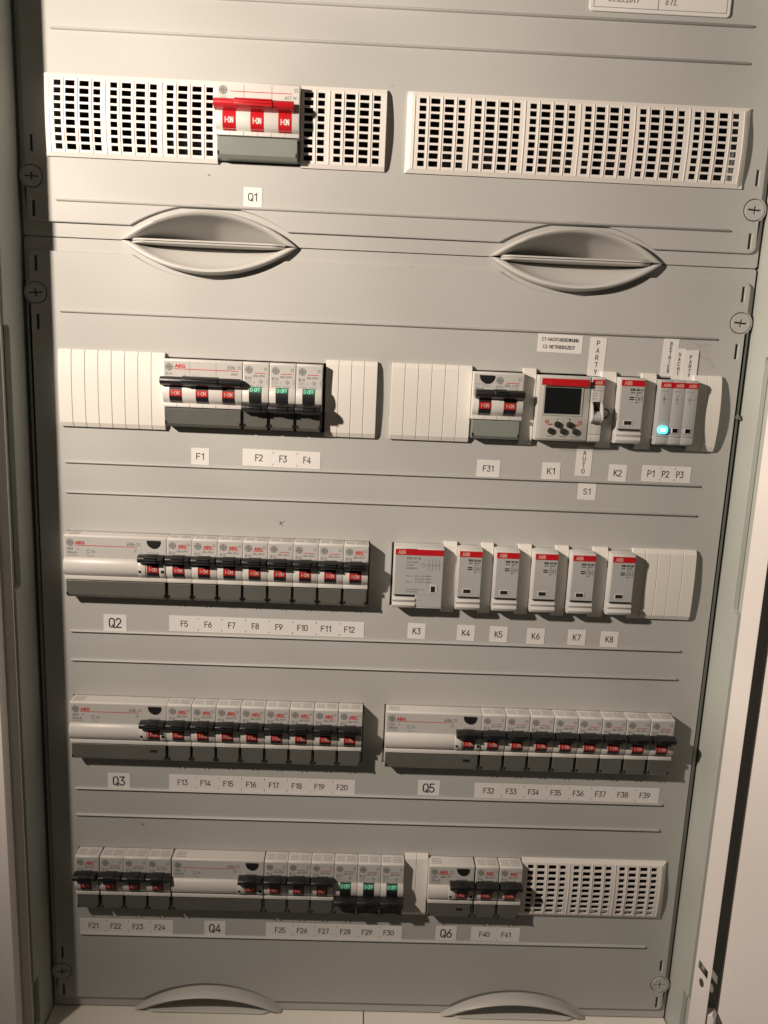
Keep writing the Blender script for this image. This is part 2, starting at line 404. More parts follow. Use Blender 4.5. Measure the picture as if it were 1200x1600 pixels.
SEAM = 110.0; HX = (-124.4, 123.0)
XE = 245.0
def cover(name, z0, z1, zr0, zr1, rows, screws, dashes, ribs, up_handles, down_handles, label):
    root = thing(name, (0, 0, 0), label, 'cover plate', 'cover plates of the cabinet')
    # raised field: outline counter-clockwise starting bottom left
    out = []
    def corner(cx, cz, a0):
        return [(cx + 5 * math.cos(math.radians(a0 + 90 * i / 5)), cz + 5 * math.sin(math.radians(a0 + 90 * i / 5))) for i in range(6)]
    out += corner(-XE + 5, zr0 + 5, 180)
    for hx in (HX if up_handles else ()):
        out += lens_pts(4.0, zr0 - z0, 22, hx, z0, 1)
    out += corner(XE - 5, zr0 + 5, 270)
    for zc in sorted(screws): out += bump_right(XE, zc)
    out += corner(XE - 5, zr1 - 5, 0)
    for hx in (HX[::-1] if down_handles else ()):
        out += lens_pts(3.0, z1 - zr1, 22, hx, z1, -1)[::-1]
    out += corner(-XE + 5, zr1 - 5, 90)
    for zc in sorted(screws, reverse=True): out += [(-x, z) for x, z in bump_right(XE, zc)[::-1]]
    holes = [rectp(*r) for r in rows]
    hh = [h for h in holes]
    for zc in screws:
        for s in (-1, 1): hh.append(circ(s * 240.7, zc, 7.25))
    for zc in dashes:
        for s in (-1, 1): hh.append(dash(s * 240.2, zc))
    mb = MB(); mb.add(*plate(out, hh, 0.0, 2.6, 0.7)); mb.build('raised_panel', 'cover', root)
    hb = [h for h in holes]
    for zc in screws:
        for s in (-1, 1): hb.append(circ(s * 240.7, zc, 5.6))
    for zc in dashes:
        for s in (-1, 1): hb.append(dash(s * 240.2, zc))
    for hx in (HX if up_handles else ()): hb.append([(hx - 52, z0 + 1.0)] + lens_pts(-3.5, 4.0, 22, hx, z0, 1) + [(hx + 52, z0 + 1.0)])
    for hx in (HX if down_handles else ()): hb.append([(hx - 52, z1 - 1.0)] + lens_pts(-3.5, 4.0, 22, hx, z1, -1) + [(hx + 52, z1 - 1.0)])
    mb = MB(); mb.add(*plate(rrect(-248.3, 248.3, z0 + 0.25, z1 - 0.25, 2.0), hb, 2.45, 2.4, 0.3)); mb.build('base_sheet', 'cover', root)
    for zc in screws:
        for s in (-1, 1):
            cross = [(-4.5, -0.5), (-0.5, -0.5), (-0.5, -2.5), (0.5, -2.5), (0.5, -0.5), (4.5, -0.5), (4.5, 0.5), (0.5, 0.5), (0.5, 2.5), (-0.5, 2.5), (-0.5, 0.5), (-4.5, 0.5)]
            a = math.radians(random.uniform(-5, 8)); ca, sa = math.cos(a), math.sin(a)
            cross = [(s * 240.7 + x * ca - z * sa, zc + x * sa + z * ca) for x, z in cross]
            mb = MB(); mb.add(*plate(circ(s * 240.7, zc, 6.75), [cross], -0.5, 4.0, 0.35)); mb.build('turn_screw', 'cover', root)
    for zc in ribs:
        mb = MB(); n = 6
        xs = [-225.6, -225.2, -224.4, 224.4, 225.2, 225.6]; ws = [0.15, 0.65, 0.95, 0.95, 0.65, 0.15]
        v = []; f = []
        for x, w in zip(xs, ws):
            for k in range(7):
                t = math.pi * k / 6; v.append((x, 0.1 - 2.0 * w / 0.95 * math.sin(t), zc + w * math.cos(t)))
        for i in range(5):
            for k in range(6): f.append((i * 7 + k, i * 7 + k + 1, (i + 1) * 7 + k + 1, (i + 1) * 7 + k))
        mb.add(v, f); mb.build('rib', 'cover', root, smooth=True)
    for hx in (HX if up_handles else ()): handle_half(True).build('handle', 'grip', root, (hx, 0, z0), smooth=True, angle=62)
    for hx in (HX if down_handles else ()): handle_half(False).build('handle', 'grip', root, (hx, 0, z1), smooth=True, angle=62)
    return root

def handle_half(upper):
    mb = MB(); n = 40; sg = 1 if upper else -1
    a1 = math.asin(59.0 / LR); R2 = 91.7; c2 = -76.2 + 0.6; a2 = math.asin(51.2 / R2)
    rows_ = []
    for i in range(n + 1):
        t = -1 + 2 * i / n
        a = a1 * t; b = a2 * t
        Po = (LR * math.sin(a), max(0.12, LR * math.cos(a) + LCZ)); Pi = (R2 * math.sin(b), max(0.9, R2 * math.cos(b) + c2))
        h = 1.6 + 7.2 * max(0.0, math.cos(math.pi / 2 * t)) ** 0.75
        L_ = lambda k: (Po[0] + (Pi[0] - Po[0]) * k, Po[1] + (Pi[1] - Po[1]) * k)
        sec = [(Po, 3.0), (L_(0.02), -h * 0.45), (L_(0.14), -h * 0.86), (L_(0.36), -h), (L_(0.62), -h * 0.93), (L_(0.85), -h * 0.62)]
        tf = min(1.0, (1 - abs(t)) * 7)
        if upper:
            dp = 32.0 * max(0.0, math.cos(math.pi / 2 * t)) ** 0.35
            zi = max(1.9, Pi[1]); zq = lambda k: 1.8 + (zi - 1.8) * k
            sec += [(Pi, -h * 0.25), ((Pi[0], zq(0.93)), dp * 0.09), ((Pi[0], zq(0.72)), dp * 0.36), ((Pi[0], zq(0.42)), dp * 0.7), ((Pi[0], zq(0.12)), dp), ((Pi[0], 1.8), dp), ((Pi[0], 1.5), 0.5 - 2.9 * tf), ((Pi[0], 1.1), 0.3 - 3.4 * tf), ((Pi[0], 0.3), 0.3 - 3.5 * tf), ((Pi[0], 0.22), 3.0)]
        else:
            dp = 11.0 * max(0.0, math.cos(math.pi / 2 * t)) ** 0.22
            zi = max(2.4, Pi[1]); zq = lambda k: 2.2 + (zi - 2.2) * k
            sec[-2:] = [(L_(0.62), -h * 0.97), (L_(0.85), -h * 0.84)]
            sec += [((Pi[0], max(2.2, Pi[1])), -h * 0.62), ((Pi[0], zq(0.82)), -h * 0.30), ((Pi[0], zq(0.6)), dp * 0.08), ((Pi[0], zq(0.35)), dp * 0.38), ((Pi[0], zq(0.12)), dp * 0.8), ((Pi[0], 2.05), dp), ((Pi[0], 1.6), 0.3 - 3.7 * tf), ((Pi[0], 1.2), 0.2 - 4.2 * tf), ((Pi[0], 0.35), 0.2 - 4.3 * tf), ((Pi[0], 0.22), 3.0)]
        rows_.append([(p[0], y, sg * p[1]) for p, y in sec])
    m = len(rows_[0]); v = [p for r in rows_ for p in r]; f = []
    for i in range(n):
        for k in range(m - 1): f.append((i * m + k, i * m + k + 1, (i + 1) * m + k + 1, (i + 1) * m + k))
    mb.add(v, f); return mb

H = 23.6
rows_u = [(-225.5, -11, ROW[0] - H, ROW[0] + H), (9.5, 225.5, ROW[0] - H, ROW[0] + H)]
rows_l = [(-225, -8.8, ROW[1] - H, ROW[1] + H), (4, 229.5, ROW[1] - H, ROW[1] + H),
          (-224.3, -8.6, ROW[2] - H, ROW[2] + H), (7.4, 226, ROW[2] - H, ROW[2] + H),
          (-224.3, -8.6, ROW[3] - H, ROW[3] + H), (7.2, 224.4, ROW[3] - H, ROW[3] + H),
          (-224.0, 230, ROW[4] - H, ROW[4] + H)]
upper = cover('cover_plate', SEAM, 330, SEAM + 9.5, 326, rows_u, [147.6], [168.0, 127.5], [259.4, 237.4, 133.6], True, False,
      'upper grey cover plate with the main switch and two long vent grilles')
lower = cover('cover_plate', -484.6, SEAM, -475.2, SEAM - 9.0, rows_l, [73.4, -451.5], [92.5, 54.0, -434.5, -468.5],
      [62.0, -41.0, -62.5, -165.5, -187.8, -291.0, -313.0, -416.3], True, True,
      'large grey lower cover plate with four rows of breakers')
# pencil marks and specks on the covers
def mark(parent, strokes, name='pencil_mark', m='ink', w=0.22):
    mb = MB()
    for (x0, z0, x1, z1) in strokes:
        d = math.hypot(x1 - x0, z1 - z0); nx, nz = -(z1 - z0) / d * w, (x1 - x0) / d * w
        mb.flat([(x0 - nx, z0 - nz), (x1 - nx, z1 - nz), (x1 + nx, z1 + nz), (x0 + nx, z0 + nz)], -0.08)
    return mb.build(name, m, parent)
mark(lower, [(-73.8, -78.2, -71.2, -81.8), (-70.2, -78.0, -74.0, -80.2), (-73.6, -78.4, -73.4, -81.0)])
mark(lower, [(-176.4, -318.8, -173.6, -321.8), (-173.8, -320.0, -176.0, -320.8)])
mark(upper, [(-125.2, 153.4, -123.6, 153.2)], 'scuff', 'ink', 0.4)
mark(upper, [(-7.0, 213.0, -5.4, 214.2)], 'scuff', 'lightink', 0.25)
mark(lower, [(11.4, 101.2, 12.0, 100.9)], 'scuff', 'ink', 0.3)
mark(lower, [(140.5, -452, 141.3, -452.4)], 'scuff', 'ink', 0.3)

# ------------------------------------------------------------------ vents and blank covers
def vprof(z, h=25.2, b=2.5, e=2.7): return -(e + b * (1 - (z / h) ** 2))
def make_vent(x0, x1, cols, zc, name, label, frame_l, frame_r):
    """x0..x1 in world mm, cols = list of (xa, xb) hole columns"""
    HZ = 25.0; pitch = 4.78; hh = 3.4
    zs_h = [(i - 4) * pitch for i in range(9)]
    xb = [x0, x0 + (3.2 if frame_l else 0.9)]
    for a, b in cols: xb += [a, b]
    xb += [x1 - (3.2 if frame_r else 0.9), x1]
    xb = sorted(set(round(x, 3) for x in xb))
    zb = [-HZ, -HZ + 2.6]
    for z in zs_h: zb += [z - hh / 2, z + hh / 2]
    zb += [HZ - 2.6, HZ]
    colset = set((round(a, 3), round(b, 3)) for a, b in cols)
    mb = MB(); nx, nz = len(xb), len(zb)
    def yy(i, k):
        y = vprof(zb[k])
        if (frame_l and i == 0) or (frame_r and i == nx - 1): y *= 0.45
        if k == 0 or k == nz - 1: y = min(-1.6, y * 0.5)
        return y
    idx = {}; v = []; f = []
    for i in range(nx):
        for k in range(nz):
            idx[i, k, 0] = len(v); v.append((xb[i], yy(i, k), zb[k]))
            idx[i, k, 1] = len(v); v.append((xb[i], min(0.0, yy(i, k) + 1.3) if 0 < i < nx - 1 and 0 < k < nz - 1 else -0.02, zb[k]))
    hole = {}
    for i in range(nx - 1):
        for k in range(nz - 1):
            hole[i, k] = (xb[i], xb[i + 1]) in colset and k >= 2 and (k % 2 == 0) and k < nz - 2
    # z cells: 0 rim, 1 gap, 2 hole, 3 bar, 4 hole ...
    for i in range(nx - 1):
        for k in range(nz - 1):
            if hole[i, k]:
                q = [(i, k), (i + 1, k), (i + 1, k + 1), (i, k + 1)]
                for a, b in zip(q, q[1:] + q[:1]):
                    f.append((idx[a[0], a[1], 0], idx[b[0], b[1], 0], idx[b[0], b[1], 1], idx[a[0], a[1], 1]))
            else:
                f.append((idx[i, k, 0], idx[i + 1, k, 0], idx[i + 1, k + 1, 0], idx[i, k + 1, 0]))
                f.append((idx[i, k, 1], idx[i, k + 1, 1], idx[i + 1, k + 1, 1], idx[i + 1, k, 1]))
    for i in range(nx - 1):
        for k in (0, nz - 1): f.append((idx[i, k, 0], idx[i, k, 1], idx[i + 1, k, 1], idx[i + 1, k, 0]))
    for k in range(nz - 1):
        for i in (0, nx - 1): f.append((idx[i, k, 0], idx[i, k + 1, 0], idx[i, k + 1, 1], idx[i, k, 1]))
    mb.add(v, f)
    root = thing(name, (0, 0, zc), label, 'vent grille', 'vent grilles in the cover plates')
    mb.keepn = False
    mb.build('grille', 'vent', root)
    # slim raised ribs at every 9 mm
    rb = MB()
    g0 = 9.0 * math.floor(min(a for a, b in cols) / 9.0) + ((cols[0][0] - 3.1) % 9.0 if frame_l else (cols[-1][1] - 32.9) % 9.0)
    x = g0 - 90
    while x < x1:
        if x0 + 2.5 < x < x1 - 2.5 and not any(a - 0.2 < x < b + 0.2 for a, b in cols):
            pts = [-22.4 + 44.8 * i / 12 for i in range(13)]
            prof = [(vprof(z) + 0.2, z) for z in pts] + [(vprof(z) - 0.42, z) for z in reversed(pts)]
            rb.prism(prof, x - 0.26, x + 0.26)
        x += 9.0
    rb.build('rib_lines', 'vent', root)
    if not frame_r:
        nb = MB()
        for z in zs_h[1:8]: nb.box(x1 - 0.2, x1 + 0.9, vprof(z) + 1.0, vprof(z) + 2.4, z - 1.0, z + 1.0)
        nb.build('broken_stub', 'vent', root)
    return root
GC = [(3.1, 7.6), (10.5, 16.5), (19.5, 25.5), (28.4, 32.9)]
def cols(gx, k, lim=(-999, 999)):
    return [(gx + 36 * j + a, gx + 36 * j + b) for j in range(k) for a, b in GC if lim[0] <= gx + 36 * j + a and gx + 36 * j + b <= lim[1]]
make_vent(-229.6, -118.4, cols(-226, 3), ROW[0], 'vent_grille', 'white slotted vent left of the red main switch', True, False)
make_vent(-64.2, -9.2, cols(-82, 2, (-64, 0)), ROW[0], 'vent_grille', 'short white slotted vent just right of the red main switch', False, False)
make_vent(4.2, 229.4, cols(9, 6), ROW[0], 'vent_grille', 'longest white slotted vent filling the right half of the top row', True, True)
make_vent(119.6, 233.6, cols(121.2, 3), ROW[4], 'vent_grille', 'white slotted vent at the right end of the bottom row', False, True)

def make_blank(x0, x1, n, zc, label, group='plain blanking covers', bulge=1.0):
    mb = MB(); w = (x1 - x0) / n
    pts = [(0.0, 26.4), (-2.4, 26.4), (-4.0, 23.2)]
    for i in range(1, 12):
        z = 23.2 - 46.4 * i / 12; pts.append((-(4.0 + bulge * (1 - (z / 23.2) ** 2)), z))
    pts += [(-4.0, -23.2), (-2.4, -26.4), (0.0, -26.4)]
    inner = [(min(0.3, y + 0.55), z * 0.985) for y, z in pts]
    if n > 1: mb.prism(inner, x0 + 0.3, x1 - 0.3)
    for i in range(n): mb.prism(pts, x0 + i * w + (0.14 if i else 0), x0 + (i + 1) * w - (0.14 if i < n - 1 else 0))
    root = mb.build('blank_cover', 'blank', None, (0, 0, zc), bevel=0.22, seg=1)
    return tag(root, label, 'blank cover', group)
make_blank(-226, -153.8, 8, ROW[1], 'cream ribbed blank cover of eight strips left of the breaker over F1')
make_blank(-43.6, -8.3, 4, ROW[1], 'cream ribbed blank cover of four strips right of the green flagged breakers')
make_blank(1.6, 57.0, 6, ROW[1], 'cream ribbed blank cover of six strips left of the breaker over F31')
NB = 'narrow filler strips between devices'
make_blank(92.4, 101.4, 1, ROW[1], 'narrow cream filler strip between the breaker over F31 and the display timer', NB)
make_blank(147.0, 157.2, 1, ROW[1], 'narrow cream filler strip between the lever switch and the contactor over K2', NB)
make_blank(174.8, 185.2, 1, ROW[1], 'narrow cream filler strip between contactor over K2 and the cyan indicator', NB)
make_blank(211.4, 231.0, 2, ROW[1], 'cream blank cover of two strips right of the indicator lights', bulge=2.6)
make_blank(44.2, 53.9, 1, ROW[2], 'narrow cream filler strip between contactors over K3 and K4', NB)
make_blank(71.4, 80.3, 1, ROW[2], 'narrow cream filler strip between contactors over K4 and K5', NB)
make_blank(98.2, 107.8, 1, ROW[2], 'narrow cream filler strip between contactors over K5 and K6', NB)
make_blank(125.2, 134.7, 1, ROW[2], 'narrow cream filler strip between contactors over K6 and K7', NB)
make_blank(152.4, 163.2, 1, ROW[2], 'narrow cream filler strip between contactors over K7 and K8', NB)
make_blank(181.2, 227.8, 5, ROW[2], 'cream ribbed blank cover of five strips right of the contactor over K8')
make_blank(28.0, 46.2, 2, ROW[4], 'cream blank cover of two strips between signs F30 and Q6')

# ------------------------------------------------------------------ breakers
P = 11.5                                       # face depth in front of the cover
def nose(z): return -(9.2 + 5.4 * math.sqrt(max(0.0, 1 - ((z - 0.5) / 7.2) ** 2)))
def housing(W_, nose_x=None):
    pr = [(30, 22.8), (-P + 0.9, 22.8), (-P, 22.1), (-P, 6.1)]
    pr += [(nose(z), z) for z in [5.9 - 12.4 * i / 12 for i in range(13)]]
    pr += [(-10.0, -6.7), (-12.3, -6.9), (-12.3, -9.3), (-2, -9.5), (-2, -22.2), (30, -22.2)]
    return pr
def strip_on_nose(mb, x0, x1, za, zb, off):
    n = 8; v = []; f = []
    for i in range(n + 1):
        z = za + (zb - za) * i / n
        v += [(x0, nose(z) - off, z), (x1, nose(z) - off, z), (x0, nose(z) + 1, z), (x1, nose(z) + 1, z)]
    for i in range(n):
        a, b = 4 * i, 4 * i + 4
        f += [(a, a + 1, b + 1, b), (a, b, b + 2, a + 2), (a + 1, a + 3, b + 3, b + 1)]
    f += [(0, 2, 3, 1), (4 * n, 4 * n + 1, 4 * n + 3, 4 * n + 2)]
    return mb.add(v, f)
ON_BAR = [(-11.0, 10.2), (-14.2, 11.2), (-18.0, 11.0), (-19.7, 9.8), (-20.0, 8.2), (-19.2, 6.6), (-16.8, 5.4), (-13.6, 4.8), (-12.0, 5.0)]
OFF_BAR = [(-11.0, -9.4), (-14.5, -10.4), (-18.2, -10.2), (-19.8, -8.9), (-20.0, -7.1), (-19.0, -5.3), (-16.5, -4.2), (-13.0, -3.8), (-10.5, -4.2)]
def toggle(x0, x1, on, m, root, wide=None):
    mb = MB(); bar = ON_BAR if on else OFF_BAR
    mb.prism(bar, x0, x1)
    c = (x0 + x1) / 2; hw = wide or 4.4
    grow = [(y - 0.5 if y < -13 else y, z + (0.5 if (on and z > 9) or (not on and z < -9) else 0) * (1 if on else -1)) for y, z in bar]
    mb.prism(grow, c - hw, c + hw)
    o = mb.build('toggle', m, root, bevel=0.35, smooth=True)
    rb = MB()
    for k in ((10.3, 8.6, 6.9) if on else (-9.4, -7.4, -5.8)):
        rb.prism([(-17, k + 0.42), (-21.1, k + 0.32), (-21.1, k - 0.32), (-17, k - 0.42)], c - hw + 0.2, c + hw - 0.2)
    rb.build('grip_ridge', m, o, bevel=0.12)
    return o
def ge_logo(mb, cx, cz, r, y):
    mb.ring(cx, cz, r * 0.86, r, y, 22)
    for k in range(4):
        a = math.pi / 2 * k + 0.3
        mb.ring(cx + 0.62 * r * math.cos(a), cz + 0.62 * r * math.sin(a), r * 0.13, r * 0.30, y, 8, a + 2.2, a + 5.6)
    mb.ring(cx - 0.24 * r, cz, r * 0.20, r * 0.33, y, 10, 0.3, 5.6)
    mb.ring(cx + 0.26 * r, cz + 0.12 * r, r * 0.14, r * 0.26, y, 8, 0.9, 5.2)
    mb.ring(cx + 0.26 * r, cz - 0.22 * r, r * 0.16, r * 0.28, y, 8, 1.0, 5.4)
def clover(mb, cx, cz, r, y):
    for k in range(4):
        a = math.pi / 2 * k + math.pi / 4 + 0.15
        x, z = cx + r * math.cos(a), cz + r * math.sin(a); q = r * 0.55
        mb.flat([(x - q, z), (x, z - q), (x + q, z), (x, z + q)], y)
def lines_block(mb, x0, x1, z0, z1, n, y, seed=1):
    rnd = random.Random(seed); h = (z1 - z0) / n
    for i in range(n):
        x = x0
        while x < x1 - 0.3:
            w = min(x1 - x, rnd.uniform(0.5, 1.5)); mb.rect(x, x + w, z0 + i * h + h * 0.25, z0 + i * h + h * 0.75, y); x += w + rnd.uniform(0.25, 0.5)
def top_print(mb, x0, x1, seed):
    rnd = random.Random(seed)
    for k in range(4):
        y0 = -2.6 - k * 1.9; x = x0
        while x < x1 - 0.3:
            w = min(x1 - x, rnd.uniform(0.6, 1.6))
            mb.add([(x, y0, 22.86), (x + w, y0, 22.86), (x + w, y0 - 0.9, 22.86), (x, y0 - 0.9, 22.86)], [(0, 3, 2, 1)]); x += w + 0.4

YP = -P - 0.24
def pole_print(mb, aeg, rating, seed, model='EP61', W_=17.6):
    """materials: 0 ink, 1 red ink, 2 disc grey, 3 light ink"""
    mb.cur = 2; mb.disc(4.0, 17.6, 2.45, YP, 22)
    mb.cur = 0; ge_logo(mb, 4.0, 17.6, 2.45, YP - 0.06)
    clover(mb, 15.2, 18.4, 0.85, YP)
    mb.cur = 1; mb.rect(7.6, 15.2 if not aeg else 15.0, 15.35, 15.75, YP)
    if aeg: mb.text('AEG', 3.0, 7.8, 16.25, YP, fit=5.8, bold=0.045)
    mb.cur = 0
    mb.text('Elfa ' + model, 2.2, 6.9, 12.9, YP, shear=0.3, fit=8.2)
    mb.text(rating, 3.0, 1.7, 11.2, YP, fit=4.1)
    mb.cur = 3
    lines_block(mb, 1.8, 5.8, 8.3, 10.8, 2, YP, seed); mb.ring(7.4, 9.4, 0.75, 0.95, YP, 4)
    lines_block(mb, 9.0, 14.2, 6.5, 7.9, 1, YP, seed + 5); lines_block(mb, 1.8, 7.2, 6.5, 7.9, 1, YP, seed + 9)
    mb.flat([(12.0, 8.3), (13.8, 10.0), (12.0, 11.8), (10.2, 10.0)], YP); mb.cur = 2; mb.flat([(12.0, 9.3), (12.7, 10.0), (12.0, 10.7), (11.3, 10.0)], YP - 0.05)
    mb.cur = 3; mb.rect(16.1, 16.4, 8.0, 12.0, YP)
    top_print(mb, 1.5, 7.6, seed + 2); top_print(mb, 9.2, 15.8, seed + 3)
PM = ['ink', 'redink', 'lightink', 'lightink']

def windows(root, xs, on, flag_m, win_m='black', ink='whiteink', txt=None, full=False):
    for x in xs:
        mb = MB(); strip_on_nose(mb, x, x + 8.4, 6.2, -6.4, 0.22)
        wobj = mb.build('flag_window', win_m, root, smooth=True)
        mb = MB(); za, zb = ((2.5, -1.9) if on else (6.1, 2.7))
        if full: za, zb = 1.8, -3.4
        strip_on_nose(mb, x + 0.1, x + 8.3, za, zb, 0.34)
        mb.build('flag', flag_m, wobj, smooth=True)
        ch = 2.3 if not full else 3.0
        mb = MB(); stroke_text(mb, txt or ('I-ON' if on else 'O-OFF'), ch, x + 4.3, (zb + za) / 2 - ch / 2, 0, 0.17, fit=5.2 if on else 6.6, yfun=lambda z: nose(z) - 0.5)
        mb.build('lettering', ink if full or not on else 'flagink', wobj)
def term_cover(root, x0, x1, m='smoke', slot_x=None):
    pr = [(-3, -9.7), (-10.9, -9.8), (-11.5, -10.4), (-11.5, -20.8), (-9.2, -22.9), (0, -22.9)]
    mb = MB(); mb.prism(pr, x0, x1)
    o = mb.build('terminal_cover', m, root, bevel=0.3)
    nb = MB()                                   # little hinge lugs at the lower corners
    for x in (x0 + 0.1, x1 - 1.0): nb.box(x, x + 0.9, -12.0, -10, -20.9, -18.8)
    nb.build('hinge_lug', 'black', o)
    if slot_x is not None:
        sb = MB(); sb.box(slot_x, slot_x + 5.2, -11.66, -11, -15.6, -13.6); sb.build('tool_slot', 'dark', o)
        sb = MB(); sb.box(slot_x - 0.5, slot_x + 5.7, -11.59, -11.1, -16.0, -13.2); sb.build('slot_rim', m, o)
    return o

def make_mcb(aeg, on, rating, seed, cover_m='smoke', Wd=17.6):
    root = thing('circuit_breaker', (0, 0, 0), 'x', 'circuit breaker')
    mb = MB(); mb.prism(housing(Wd), 0.04, Wd - 0.04); mb.build('housing', 'body', root, bevel=0.3, smooth=True)
    mb = MB(); mb.box(0.5, Wd - 0.5, -P - 0.14, -P + 0.5, 6.3, 21.4); lp = mb.build('label_plate', 'plate', root)
    mb = MB(); pole_print(mb, aeg, rating, seed); mb.build('printing', PM, lp)
    toggle(0.3 if on else 0.02, Wd - (0.35 if on else 0.02), on, 'black', root)
    windows(root, [4.5], on, 'flag_red' if on else 'flag_green', ink='whiteink' if on else 'greenink')
    term_cover(root, 0.75, Wd - 0.9, cover_m)
    return root
protos = {}
def mcb(x, row, name, aeg, on, rating, grp, cover_m='smoke'):
    key = (aeg, on, rating, cover_m)
    desc = 'single pole breaker switched %s, %s flag, above sign %s' % ('on' if on else 'off', 'red' if on else 'green', name)
    loc = (x, 0, DEV[row])
    if key not in protos:
        r = make_mcb(aeg, on, rating, len(protos) * 17 + 3, cover_m); r.location = Vector(loc) * MM
        tag(r, desc, group=grp); protos[key] = r
    else: r = clone(protos[key], loc, desc, grp)
    return r

# multi pole breakers
def multi(x, row, poles, style, label, name='circuit_breaker'):
    Wd = {'F1': 53.3, 'Q1': 53.2, 'F31': 34.6}[style]
    root = thing(name, (x, 0, DEV[row]), label, 'main switch' if style == 'Q1' else 'circuit breaker')
    mb = MB(); mb.prism(housing(Wd), 0.04, Wd - 0.04); mb.build('housing', 'body', root, bevel=0.3, smooth=True)
    lp = MB(); lp.box(0.5, Wd - 0.5, -P - 0.14, -P + 0.5, 6.3, 21.4); lp = lp.build('label_plate', 'plate' if style != 'Q1' else 'body', root)
    mb = MB()
    pw = Wd / poles
    for k in range(1, poles):                  # seams between the poles
        mb.cur = 0 if style == 'Q1' else 3
        if style != 'F31': mb.rect(k * pw - 0.1, k * pw + 0.1, 6.4, 21.0, YP)
    if style == 'F1':
        mb.cur = 2; mb.disc(4.0, 17.4, 2.5, YP, 22); mb.cur = 0; ge_logo(mb, 4.0, 17.4, 2.5, YP - 0.06)
        mb.cur = 1; mb.text('AEG', 3.0, 7.6, 17.2, YP, fit=7.2, bold=0.045); mb.rect(7.4, 50.2, 16.0, 16.45, YP)
        mb.cur = 0; mb.text('Elfa', 3.4, 43.0, 17.2, YP, shear=0.3, fit=5.4); clover(mb, 51.0, 18.3, 0.9, YP)
        mb.text('EP63', 2.3, 45.6, 13.2, YP, shear=0.3, fit=4.6); mb.text('B16', 2.9, 1.8, 12.0, YP, fit=4.2)
        mb.cur = 3; lines_block(mb, 2, 8.5, 9.2, 11.4, 1, YP, 3); mb.flat([(14.4, 9.6), (16.2, 11.2), (14.4, 12.9), (12.6, 11.2)], YP)
        for k in range(3): mb.rect(19.5 + 2 * k, 19.8 + 2 * k, 10.2, 13.2, YP)
    if style == 'Q1':
        mb.cur = 2; mb.disc(4.6, 17.4, 2.6, YP, 22); mb.cur = 0; ge_logo(mb, 4.6, 17.4, 2.6, YP - 0.06)
        mb.cur = 1; mb.rect(9.0, 48.5, 16.7, 17.1, YP)
        mb.cur = 0; clover(mb, 50.8, 19.0, 0.95, YP); mb.text('AST M', 2.9, 43.2, 13.4, YP, shear=0.3, fit=8.0)
        mb.cur = 3; mb.text('63A', 2.6, 2.8, 12.6, YP, fit=4.2); mb.text('ZAP', 2.2, 45.5, 10.8, YP, shear=0.3, fit=4.4)
    if style == 'F31':
        mb.cur = 2; mb.disc(18.0, 17.3, 2.5, YP, 22); mb.cur = 0; ge_logo(mb, 18.0, 17.3, 2.5, YP - 0.06)
        mb.cur = 1; mb.rect(22.4, 31.5, 15.6, 16.0, YP); mb.cur = 0; clover(mb, 31.8, 18.4, 0.9, YP)
        mb.text('Elfa LSFI', 2.6, 21.4, 13.2, YP, shear=0.3, fit=10.0); mb.text('B10', 2.6, 15.8, 12.2, YP, fit=4.4)
        mb.text('30mA', 2.4, 1.6, 10.8, YP, fit=5.6)
        mb.rect(0.8, 9.0, 14.4, 14.65, YP); mb.rect(8.8, 9.05, 14.4, 17.0, YP); mb.cur = 3; lines_block(mb, 7.2, 11.6, 12.6, 14.0, 1, YP, 4)
        mb.ring(26.4, 11.4, 0.9, 1.15, YP, 4); mb.disc(29.6, 11.4, 1.2, YP, 6)
    mb.build('printing', PM, lp)
    if style == 'F31':
        tb = MB(); tb.prismy([(4.0 + 0, 20.6)] + [(9.0 + 5.0 * math.cos(math.radians(180 + 180 * i / 14)), 20.4 + 5.4 * math.sin(math.radians(180 + 180 * i / 14))) for i in range(15)] + [(14.0, 20.6)], -P - 1.0, -P + 1)
        tb.build('test_button', 'black', root, bevel=0.25)
    if style == 'Q1':
        toggle(-0.5, Wd - 3.2, True, 'red', root, wide=12.0); windows(root, [k * pw + 4.6 for k in range(poles)], True, 'red', win_m='red', full=True)
    elif style == 'F1':
        toggle(-0.8, Wd - 0.6, True, 'black', root, wide=12.2); windows(root, [k * pw + 4.6 for k in range(poles)], True, 'flag_red')
    else:
        toggle(1.4, Wd + 0.2, True, 'black', root, wide=4.2); windows(root, [4.2, 21.4], True, 'flag_red')
    term_cover(root, 0.9, Wd - 1.0, 'smoke' if style == 'F1' else 'greencover')
    sb = MB()                                   # seams in the white ledge and the nose
    for k in range(1, poles): sb.box(k * pw - 0.12, k * pw + 0.12, -12.4, -10, -9.2, -7.0)
    for k in range(poles): sb.box((k + .5) * pw - 0.08, (k + .5) * pw + 0.08, -12.38, -10, -9.2, -7.0)
    sb.build('ledge_seam', 'ink', root)
    return root

